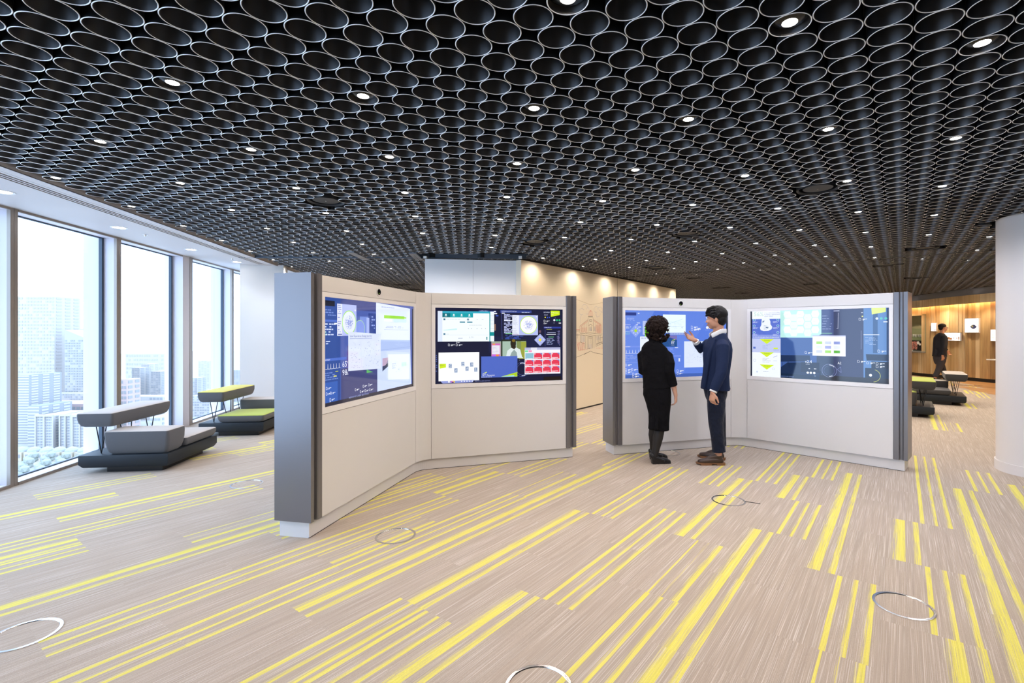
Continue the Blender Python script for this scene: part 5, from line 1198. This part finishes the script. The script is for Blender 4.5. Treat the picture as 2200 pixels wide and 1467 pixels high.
# --- woman, seen from behind, looking at the display
Yw = 5.44; Fw = px_frame(1412, 995, Yw)
wo_ = person('person', ((1412-CX)*Yw/FPX, Yw, 0), 'woman with dark curly hair in black jacket and skirt, seen from behind at the display')
fw = e2(R(52)); lw = V3((-fw.y, fw.x, 0))           # forward, her left
UP = V3((0, 0, 1))
pel = Fw(1411, 845); waist = Fw(1411, 815); ches = Fw(1408, 775); nk = Fw(1408, 741); hd = Fw(1413, 706, .02)
shL = Fw(1384.5, 759, .085); shR = Fw(1430, 759, -.05)
def torso_secs(grow=0.):
    rf = V3((1, -.25, 0)).normalized()
    return rf
rfw = V3((.93, -.36, 0))
elR = Fw(1436, 800, -.10); wrR = Fw(1449, 848, -.05); elL = Fw(1384, 800, .06); wrL = Fw(1398, 800, .32)
hipL, hipR = pel+V3((-.035, .045, -.03)), pel+V3((.045, -.03, -.03)); knL, knR = Fw(1409, 915, .06), Fw(1419, 915, -.02); anL, anR = Fw(1410, 975, .16), Fw(1405, 978, -.02)
b = bmesh.new()
head(b, hd, e2(R(38)), UP, .97); limb(b, [nk+V3((0, 0, -.03)), nk+V3((.005, .01, .03)), hd+V3((-.005, 0, -.06))], [.055, .048, .048])
limb(b, [pel+V3((0, 0, -.04)), waist, ches, ches+V3((0, 0, .08)), nk+V3((0, 0, -.02))], [(.13, .10), (.11, .085), (.13, .09), (.13, .075), (.05, .05)], rfw, 20)
for sh, el, wr in ((shR, elR, wrR), (shL, elL, wrL)): limb(b, [sh, (sh+el)/2, el, (el+wr)/2, wr], [.032, .034, .033, .032, .022])
hand(b, wrR, Fw(1452, 880, -.02)-wrR, V3((-.8, .5, 0)), V3((.2, 1, 0)), .165, (28, 30, 20), 3, .95)
hand(b, wrL, V3((.5, .8, .1)), V3((.3, .2, -1)), V3((1, -.4, 0)), .165, (25, 25, 15), 3, .95)
for h_, k_, a_ in ((hipL, knL, anL), (hipR, knR, anR)): limb(b, [h_, (h_+k_)/2, k_, (k_*.62+a_*.38), a_], [.070, .060, .048, .050, .030])
body = fuse('body', b, SK2, wo_, .0055, 4, .5, .45)
# tights over the legs and feet
b = bmesh.new()
for h_, k_, a_ in ((hipL, knL, anL), (hipR, knR, anR)):
    limb(b, [(h_+k_)/2, k_+V3((0, 0, .03)), (k_*.62+a_*.38)+V3((-.006, 0, 0)), (k_*.3+a_*.7), a_, a_+V3((.0, 0, -.03))], [.064, .054, .057, .044, .036, .036])
for a_, yw in ((anR, R(8)), (anL, R(20))):
    limb(b, [a_+V3((0, 0, -.02)), a_+e2(yw)*.08+V3((0, 0, -.065)), a_+e2(yw)*.14+V3((0, 0, -.085))], [.034, .030, .026])
fuse('tights', b, M['tights'], wo_, .006, 4, .5, .5)
# skirt: pencil skirt with a flared pleat at the back hem
b = bmesh.new()
loft(b, [(Fw(1411, 826), .146, .112), (Fw(1411.5, 845), .154, .120), (Fw(1415, 866), .136, .116), (Fw(1416, 888), .116, .108), (Fw(1415.5, 908), .112, .100), (Fw(1415, 923), .114, .100)], rfw, 28, (0, 0))
loft(b, [(Fw(1404, 885, -.05), .02, .02), (Fw(1400, 905, -.07), .030, .03), (Fw(1397, 918, -.08), .040, .03)], rfw, 14, (1, 0))
loft(b, [(Fw(1408, 880, -.09), .012, .02), (Fw(1405, 918, -.12), .02, .03)], rfw, 12, (1, 0))
fuse('skirt', b, M['blackwool'], wo_, .006, 4, .5, .5)
# jacket with three quarter sleeves
b = bmesh.new()
loft(b, [(Fw(1412, 833), .158, .122), (Fw(1411, 822), .150, .118), (Fw(1409, 803), .148, .112), (Fw(1408, 785), .148, .110), (Fw(1407, 768), .148, .106), (Fw(1406, 756), .150, .098), (Fw(1406, 747), .140, .090), (Fw(1406.5, 740), .110, .080), (Fw(1408, 734), .070, .066), (Fw(1409, 727), .056, .056)], rfw, 28, (0, 0))
eR2 = elR+V3((.004, 0, 0))
cuffR = Fw(1443, 827, -.08)
limb(b, [shR+V3((-.03, .02, .01)), shR+V3((.012, -.01, -.03)), (shR+elR)/2+V3((.006, -.02, 0)), eR2+V3((-.02, 0, .02)), cuffR], [.052, .056, .056, .054, .046], caps=(1, 0))
cuffL = elL*.72+wrL*.28
limb(b, [shL+V3((.03, -.02, .01)), shL+V3((-.012, 0, -.03)), (shL+elL)/2+V3((-.004, 0, 0)), elL, cuffL], [.054, .055, .054, .052, .046], caps=(1, 0))
fuse('jacket', b, M['blackwool'], wo_, .0065, 5, .5, .5)
# curls
b = bmesh.new(); hc = hd+V3((-.003, -.01, .012)); ball(b, hc+V3((0, 0, .0)), (.105, .112, .118), 3)
r = random.Random(4)
for i in range(800):
    a, t = r.uniform(0, 2*PI), math.acos(r.uniform(-.98, 1)); d = V3((math.sin(t)*math.cos(a), math.sin(t)*math.sin(a), math.cos(t)))
    if d.dot(e2(R(38))) > .62 and d.z < .5: continue
    q = hc+V3((d.x*.112, d.y*.118, d.z*.122))*r.uniform(.92, 1.10)
    if d.z < -.25: q += V3((0, 0, -.035))+V3((.02, 0, 0))*(1 if d.x > 0 else 0)
    ball(b, q, r.uniform(.006, .017), 1)
fuse('curly_hair', b, M['hair_c'], wo_, .0045, 1, .3, .6)
# loose ringlets
b = bmesh.new()
for i in range(240):
    a = r.uniform(0, 2*PI); t = math.acos(r.uniform(-.8, 1)); d = V3((math.sin(t)*math.cos(a), math.sin(t)*math.sin(a), math.cos(t)))
    if d.dot(e2(R(38))) > .6 and d.z < .4: continue
    q = hc+V3((d.x*.115, d.y*.12, d.z*.125)); e = d.orthogonal().normalized(); f_ = d.cross(e); pts = []
    for k in range(9): w = k*.95; pts.append(q+d*(.0035*k)+(e*math.cos(w)+f_*math.sin(w))*.008+V3((0, 0, -.002*k)))
    loft(b, [(p_, .0018, .0018) for p_ in pts], V3((0, 0, 1)), 5)
mk('ringlets', b, M['hair_c'], wo_)['kind'] = 'stuff'
# wedge shoes
for a_, yw, nm in ((anR, R(8), 'shoe'), (anL, R(20), 'shoe')):
    d = e2(yw); s = V3((-d.y, d.x, 0)); h0 = V3((a_.x, a_.y, 0))-d*.035; b = bmesh.new()
    prof = [(-.005, .075, .030), (.02, .080, .034), (.06, .060, .034), (.10, .034, .036), (.15, .018, .040), (.20, .012, .034), (.225, .008, .020)]
    # wedge and sole
    vs_t = [h0+d*x+s*w*sg+UP*z for x, z, w in prof for sg in (-1, 1)]; vs_b = [h0+d*(x*.98+.012 if x < .03 else x)+s*w*.9*sg for x, z, w in prof for sg in (-1, 1)]
    VT = [b.verts.new(v_) for v_ in vs_t]; VB = [b.verts.new(v_) for v_ in vs_b]
    for i in range(len(prof)-1):
        b.faces.new((VT[2*i], VT[2*i+1], VT[2*i+3], VT[2*i+2])); b.faces.new((VB[2*i], VB[2*i+2], VB[2*i+3], VB[2*i+1])); b.faces.new((VT[2*i], VT[2*i+2], VB[2*i+2], VB[2*i])); b.faces.new((VT[2*i+1], VB[2*i+1], VB[2*i+3], VT[2*i+3]))
    b.faces.new((VT[0], VB[0], VB[1], VT[1])); b.faces.new((VT[-2], VT[-1], VB[-1], VB[-2]))
    limb(b, [h0+d*.0+UP*.105, h0+d*.012+UP*.09], [(.024, .03), (.03, .034)], d, caps=(1, 1))
    limb(b, [h0+d*.12+UP*.040, h0+d*.17+UP*.032, h0+d*.205+UP*.022], [(.036, .030), (.038, .026), (.028, .018)], s)
    limb(b, [h0+d*.0+s*.026+UP*.09, h0+d*.06+s*.032+UP*.066, h0+d*.13+s*.034+UP*.04], [.010, .010, .012]); limb(b, [h0+d*.0-s*.026+UP*.09, h0+d*.06-s*.032+UP*.066, h0+d*.13-s*.034+UP*.04], [.010, .010, .012])
    fuse(nm, b, mat('shoe_black', (.008, .008, .009), .3), wo_, .005, 2, .4, .5)

# --- man in the navy suit, face in profile to the left, right hand held out palm up
Ym = 5.48; Fm = px_frame(1540, 993, Ym)
ma = person('person', ((1540-CX)*Ym/FPX, Ym, 0), 'man with short black hair in a navy suit gesturing with an open palm')
ff = e2(R(168)); hd = Fm(1537.5, 685, 0)
pel = Fm(1537, 838); waist = Fm(1538, 812); ches = Fm(1541, 765); nk = Fm(1544, 722)
rfm = V3((.55, -.83, 0)).normalized()                 # towards his left shoulder (nearer the camera)
shL = Fm(1542, 743, -.15); shR = Fm(1530, 742, .17)
elL = Fm(1533, 798, -.23); wrL = Fm(1515, 838, -.24)
elR = Fm(1517, 752, .18); wrR = Fm(1499, 731, .10)
hipL, hipR = pel+V3((-.01, -.062, -.04)), pel+V3((.015, .065, -.04)); knL, knR = Fm(1532, 905, -.09), Fm(1549, 903, .08); anL, anR = Fm(1537, 975, -.10), Fm(1554, 970, .12)
b = bmesh.new(); head(b, hd, V3((-.93, .37, -.03)), UP, .98)
limb(b, [nk+V3((.01, 0, -.05)), nk+V3((0, 0, .03)), hd+V3((.028, 0, -.05))], [.066, .060, .056])
limb(b, [pel+V3((0, 0, -.02)), waist, ches, ches+V3((0, 0, .08)), nk+V3((0, 0, -.04))], [(.10, .07), (.11, .08), (.13, .085), (.12, .07), (.06, .06)], rfm, 20)
limb(b, [shL, (shL+elL)/2, elL, (elL+wrL)/2, wrL], [.05, .045, .038, .034, .026]); limb(b, [shR, (shR+elR)/2, elR, (elR+wrR)/2, wrR], [.05, .045, .038, .032, .026])
hand(b, wrL, Fm(1512, 866, -.25)-wrL, V3((.8, .5, 0)), V3((-.6, -.8, 0)), .175, (35, 40, 25), 2, 1.0)
hand(b, wrR, Fm(1463, 716, .02)-wrR, V3((.15, -.80, .55)), V3((.35, .3, 1)), .185, (4, 6, 6), 5, 1.0)
for h_, k_, a_ in ((hipL, knL, anL), (hipR, knR, anR)): limb(b, [h_, (h_+k_)/2, k_, (k_*.6+a_*.4), a_, a_+V3((0, 0, -.05))], [.062, .068, .055, .052, .036, .034])
fuse('body', b, SK, ma, .0052, 4, .5, .45)
face_bits(ma, hd, V3((-.93, .37, -.03)), UP, .98)
b = bmesh.new()
for h_, k_, a_ in ((hipL, knL, anL), (hipR, knR, anR)):
    limb(b, [h_+V3((0, 0, .04)), (h_*.6+k_*.4), k_, (k_*.5+a_*.5)+V3((.006, 0, 0)), a_+V3((.004, 0, .045))], [(.098, .080), (.098, .090), (.080, .078), (.070, .072), (.072, .068)], V3((1, 0, 0)), 18, (1, 0))
limb(b, [pel+V3((0, 0, .10)), pel+V3((0, 0, .02)), pel+V3((.005, 0, -.06))], [(.135, .105), (.140, .110), (.125, .105)], rfm, 24)
fuse('trousers', b, M['navy_t'], ma, .007, 4, .5, .5)
b = bmesh.new()
loft(b, [(Fm(1536, 837), .165, .134), (Fm(1536.5, 825), .163, .132), (Fm(1538, 805), .152, .122), (Fm(1540, 785), .156, .122), (Fm(1541, 765), .170, .124), (Fm(1542, 748), .172, .118), (Fm(1544, 735), .150, .105), (Fm(1545, 724), .100, .088), (Fm(1546.5, 715), .074, .072)], rfm, 32, (0, 0))
limb(b, [shL+V3((.01, .05, .01)), shL+V3((.0, .0, -.01)), (shL+elL)/2+V3((.008, 0, 0)), elL, (elL*.45+wrL*.55), wrL+(elL-wrL).normalized()*.025], [.072, .074, .066, .060, .054, .046], caps=(1, 0))
limb(b, [shR+V3((.0, -.05, .01)), shR+V3((-.01, 0, -.01)), (shR+elR)/2, elR, (elR*.6+wrR*.4), wrR+(elR-wrR).normalized()*.045], [.066, .062, .054, .050, .046, .043], caps=(1, 0))
# lapel and front edge, back vent flap
limb(b, [Fm(1531, 728, -.07), Fm(1520, 760, -.06), Fm(1514, 800, -.05), Fm(1510, 832, -.04)], [(.012, .03), (.018, .03), (.02, .035), (.022, .04)], caps=(1, 0))
limb(b, [Fm(1556, 800, -.02), Fm(1560, 836, -.03)], [(.02, .04), (.034, .05)], caps=(1, 0))
fuse('jacket', b, M['navy'], ma, .007, 4, .5, .5)
b = bmesh.new(); limb(b, [wrL+(elL-wrL).normalized()*.04, wrL+(elL-wrL).normalized()*.008], [.040, .041], caps=(0, 0)); fuse('shirt_cuff', b, M['shirt'], ma, .005, 1, .4, .6)
b = bmesh.new(); limb(b, [wrR+(elR-wrR).normalized()*.07, wrR+(elR-wrR).normalized()*.012], [.038, .040], caps=(0, 0)); fuse('shirt_cuff', b, M['shirt'], ma, .005, 1, .4, .6)
b = bmesh.new()          # collar: high at the nape, open at the throat
for i in range(25):
    a = R(-150+300*i/24); c_ = nk+V3((.006, 0, .032)); d = V3((math.cos(a), math.sin(a), 0)); fr_ = max(0, -math.cos(a))
    top = c_+d*.068+V3((-.030*fr_, 0, .050-.058*fr_)); bot = c_+d*.078+V3((-.045*fr_, 0, .000-.060*fr_))
    if i: limb(b, [(top+bot)/2, (pt_+pb_)/2], [(.028, .006), (.028, .006)], V3((0, 0, 1)), 10)
    pt_, pb_ = top, bot
fuse('shirt_collar', b, M['shirt'], ma, .005, 2, .4, .6)
# hair: cap over the back of the skull, fringe sweeping forward
b = bmesh.new(); f = V3((-.93, .37, 0)).normalized(); l = UP.cross(f); P = lambda x, y, z: hd+f*x+l*y+UP*z; rot = Matrix((f, l, UP)).transposed()
ball(b, P(-.022, 0, .052), (.108, .088, .096), 3, rot); ball(b, P(-.060, 0, -.005), (.060, .076, .075), 3, rot); ball(b, P(.045, 0, .085), (.055, .066, .040), 3, rot)
for y in (-.05, -.03, -.01, .01, .03, .05): limb(b, [P(.02, y, .125), P(.075, y*1.05, .108), P(.100, y*1.1, .066)], [.024, .018, .008])
for sd in (-1, 1): limb(b, [P(.018, sd*.074, .045), P(.012, sd*.078, .0)], [(.016, .010), (.009, .006)], f)
r = random.Random(2)
for i in range(120):
    a, t = r.uniform(0, 2*PI), r.uniform(0, 1.7); d = V3((math.sin(t)*math.cos(a), math.sin(t)*math.sin(a), math.cos(t))); q = P(-.02, 0, .05)+V3((d.x*.105, d.y*.086, d.z*.094)); tip = q+d*.010+f*.02+V3((0, 0, -.01)); limb(b, [q, tip], [.009, .004], seg=6)
bm2 = b; fuse('short_hair', bm2, M['hair_b'], ma, .005, 2, .4, .6)
# lace-up shoes
for a_, yw in ((anL, R(176)), (anR, R(150))):
    d = e2(yw); s = V3((-d.y, d.x, 0)); h0 = V3((a_.x, a_.y, 0))-d*.05; b = bmesh.new()
    limb(b, [h0+d*.03+UP*.045, h0+d*.11+UP*.048, h0+d*.19+UP*.040, h0+d*.255+UP*.034], [(.040, .036), (.043, .038), (.046, .030), (.034, .022)], s, 16); limb(b, [h0+d*.045+UP*.055, h0+d*.055+UP*.105], [(.036, .040), (.038, .044)], s, caps=(1, 0)); limb(b, [h0+d*.06+UP*.09, h0+d*.14+UP*.070, h0+d*.19+UP*.05], [.034, .030, .022], s)
    sh = fuse('shoe', b, M['shoe_br'], ma, .005, 2, .5, .5)
    prof = [(-.014, .026), (.02, .038), (.09, .036), (.14, .038), (.20, .048), (.26, .042), (.292, .018)]; L1 = [h0+d*x+s*w for x, w in prof]; L2 = [h0+d*x-s*w for x, w in prof][::-1]
    MB().prism([tuple(p_) for p_ in L1+L2], .012, .026).build('sole', M['sole'], sh)
    MB().prism([tuple(h0+d*x+s*w*sg) for x, w, sg in ((-.012, .026, 1), (.02, .037, 1), (.075, .036, 1), (.075, .036, -1), (.02, .037, -1), (-.012, .026, -1))], 0, .013).build('heel', M['sole'], sh)
    MB().prism([tuple(h0+d*x+s*w*sg) for x, w, sg in ((.13, .036, 1), (.20, .046, 1), (.25, .042, 1), (.25, .042, -1), (.20, .046, -1), (.13, .036, -1))], 0, .013).build('front_sole', M['sole'], sh)
    g = bmesh.new()
    for x, z in ((.115, .098), (.135, .090), (.155, .082)): limb(g, [h0+d*x+s*.022+UP*(z-.012), h0+d*(x+.004)+UP*z, h0+d*x-s*.022+UP*(z-.012)], [.0035]*3, seg=6)
    mk('lace', g, M['lace'], sh)

# --- man walking past the timber wall
Yk = 14.6; Fk = px_frame(2020, 812, Yk)
wk = person('person', ((2020-CX)*Yk/FPX, Yk, 0), 'man in glasses and a dark suit walking to the right past the timber wall')
hd = Fk(2026, 704.5); pel = Fk(2019, 768); ches = Fk(2021, 735); nk = Fk(2023, 717); rfk = V3((.25, -.97, 0))
shN = Fk(2018, 724, -.18); shF = Fk(2026, 724, .18); elN = Fk(2013, 747, -.24); wrN = Fk(2012, 764, -.22); elF = Fk(2038, 743, .24); wrF = Fk(2048, 755, .22)
hN, hF = pel+V3((0, -.09, -.03)), pel+V3((.0, .09, -.03)); kB, aB = Fk(2012, 792, -.09), Fk(2003.5, 812, -.09); kF, aF = Fk(2030, 788, .10), Fk(2036, 808, .10)
b = bmesh.new(); head(b, hd, V3((1, -.08, 0)), UP, 1.); limb(b, [nk+V3((0, 0, -.05)), hd+V3((-.02, 0, -.05))], [.065, .055]); limb(b, [pel, ches, ches+V3((0, 0, .1)), nk], [(.12, .09), (.14, .10), (.13, .08), (.06, .06)], rfk, 18)
for s_, e_, w_, g in ((shN, elN, wrN, V3((.1, 0, -1))), (shF, elF, wrF, V3((.55, 0, -.85)))):
    limb(b, [s_, e_, w_], [.05, .04, .028]); hand(b, w_, g, V3((0, 1 if s_ is shN else -1, 0)), V3((1, 0, .3)), .18, (25, 30, 20), 3)
for h_, k_, a_ in ((hN, kB, aB), (hF, kF, aF)): limb(b, [h_, k_, a_], [.085, .055, .038])
fuse('body', b, SK, wk, .009, 3, .5, .5)
face_bits(wk, hd, V3((1, -.08, 0)), UP, 1.)
b = bmesh.new()
for h_, k_, a_ in ((hN, kB, aB), (hF, kF, aF)): limb(b, [h_+V3((0, 0, .05)), (h_+k_)/2, k_, a_+V3((0, 0, .04))], [.11, .10, .08, .068], caps=(1, 0))
limb(b, [pel+V3((0, 0, .12)), pel, pel+V3((0, 0, -.12))], [(.15, .13), (.17, .15), (.15, .13)], rfk, 20)
fuse('trousers', b, mat('trousers_charcoal', (.035, .032, .042), .85), wk, .010, 3, .5, .5)
b = bmesh.new(); loft(b, [(Fk(2018.5, 766), .19, .15), (Fk(2019, 752), .18, .14), (Fk(2020, 738), .19, .14), (Fk(2021, 726), .19, .13), (Fk(2022, 720), .13, .11), (Fk(2023, 716), .075, .08)], rfk, 24, (0, 0))
limb(b, [shN, (shN+elN)/2, elN, wrN+(elN-wrN).normalized()*.03], [.075, .068, .060, .05], caps=(1, 0)); limb(b, [shF, (shF+elF)/2, elF, wrF+(elF-wrF).normalized()*.03], [.075, .068, .060, .05], caps=(1, 0)); limb(b, [Fk(2010, 752, -.06), Fk(2007, 764, -.06)], [.05, .06], caps=(1, 0))
fuse('jacket', b, mat('jacket_dark_navy', (.008, .010, .020), .8), wk, .010, 3, .5, .5)
b = bmesh.new(); f = V3((1, -.08, 0)).normalized(); l = UP.cross(f); P = lambda x, y, z: hd+f*x+l*y+UP*z; rot = Matrix((f, l, UP)).transposed()
ball(b, P(-.025, 0, .055), (.106, .085, .085), 3, rot); ball(b, P(-.065, 0, .0), (.05, .072, .068), 3, rot); fuse('short_hair', b, M['hair_b'], wk, .008, 2, .4, .6)
gl = MB()
for sd in (-1, 1): gl.rod(P(.10, sd*.06, .005), P(-.02, sd*.082, .008), .0035)
gl.rod(P(.104, -.06, .012), P(.104, .06, .012), .004)
for sd in (-1, 1): gl.rod(P(.104, sd*.008, -.012), P(.104, sd*.058, -.012), .0025); gl.rod(P(.104, sd*.008, .012), P(.104, sd*.008, -.012), .0025); gl.rod(P(.104, sd*.058, .012), P(.104, sd*.058, -.012), .0025)
gl.build('glasses', M['black'], wk)
b = bmesh.new(); limb(b, [nk+V3((.03, 0, -.02)), nk+V3((.06, 0, -.09))], [(.03, .05), (.012, .03)]); fuse('shirt_front', b, mat('shirt_plum', (.12, .07, .09), .8), wk, .008, 1, .4, .6)
for a_, yw in ((aB, 0), (aF, 0)):
    d = e2(yw); b = bmesh.new(); h0 = V3((a_.x, a_.y, a_.z-.055 if a_ is aB else .0)); limb(b, [h0-d*.03+UP*.04, h0+d*.08+UP*.045, h0+d*.20+UP*.03], [(.036, .036), (.04, .038), (.034, .022)], V3((0, 1, 0))); fuse('shoe', b, M['black'], wk, .008, 2, .4, .6)
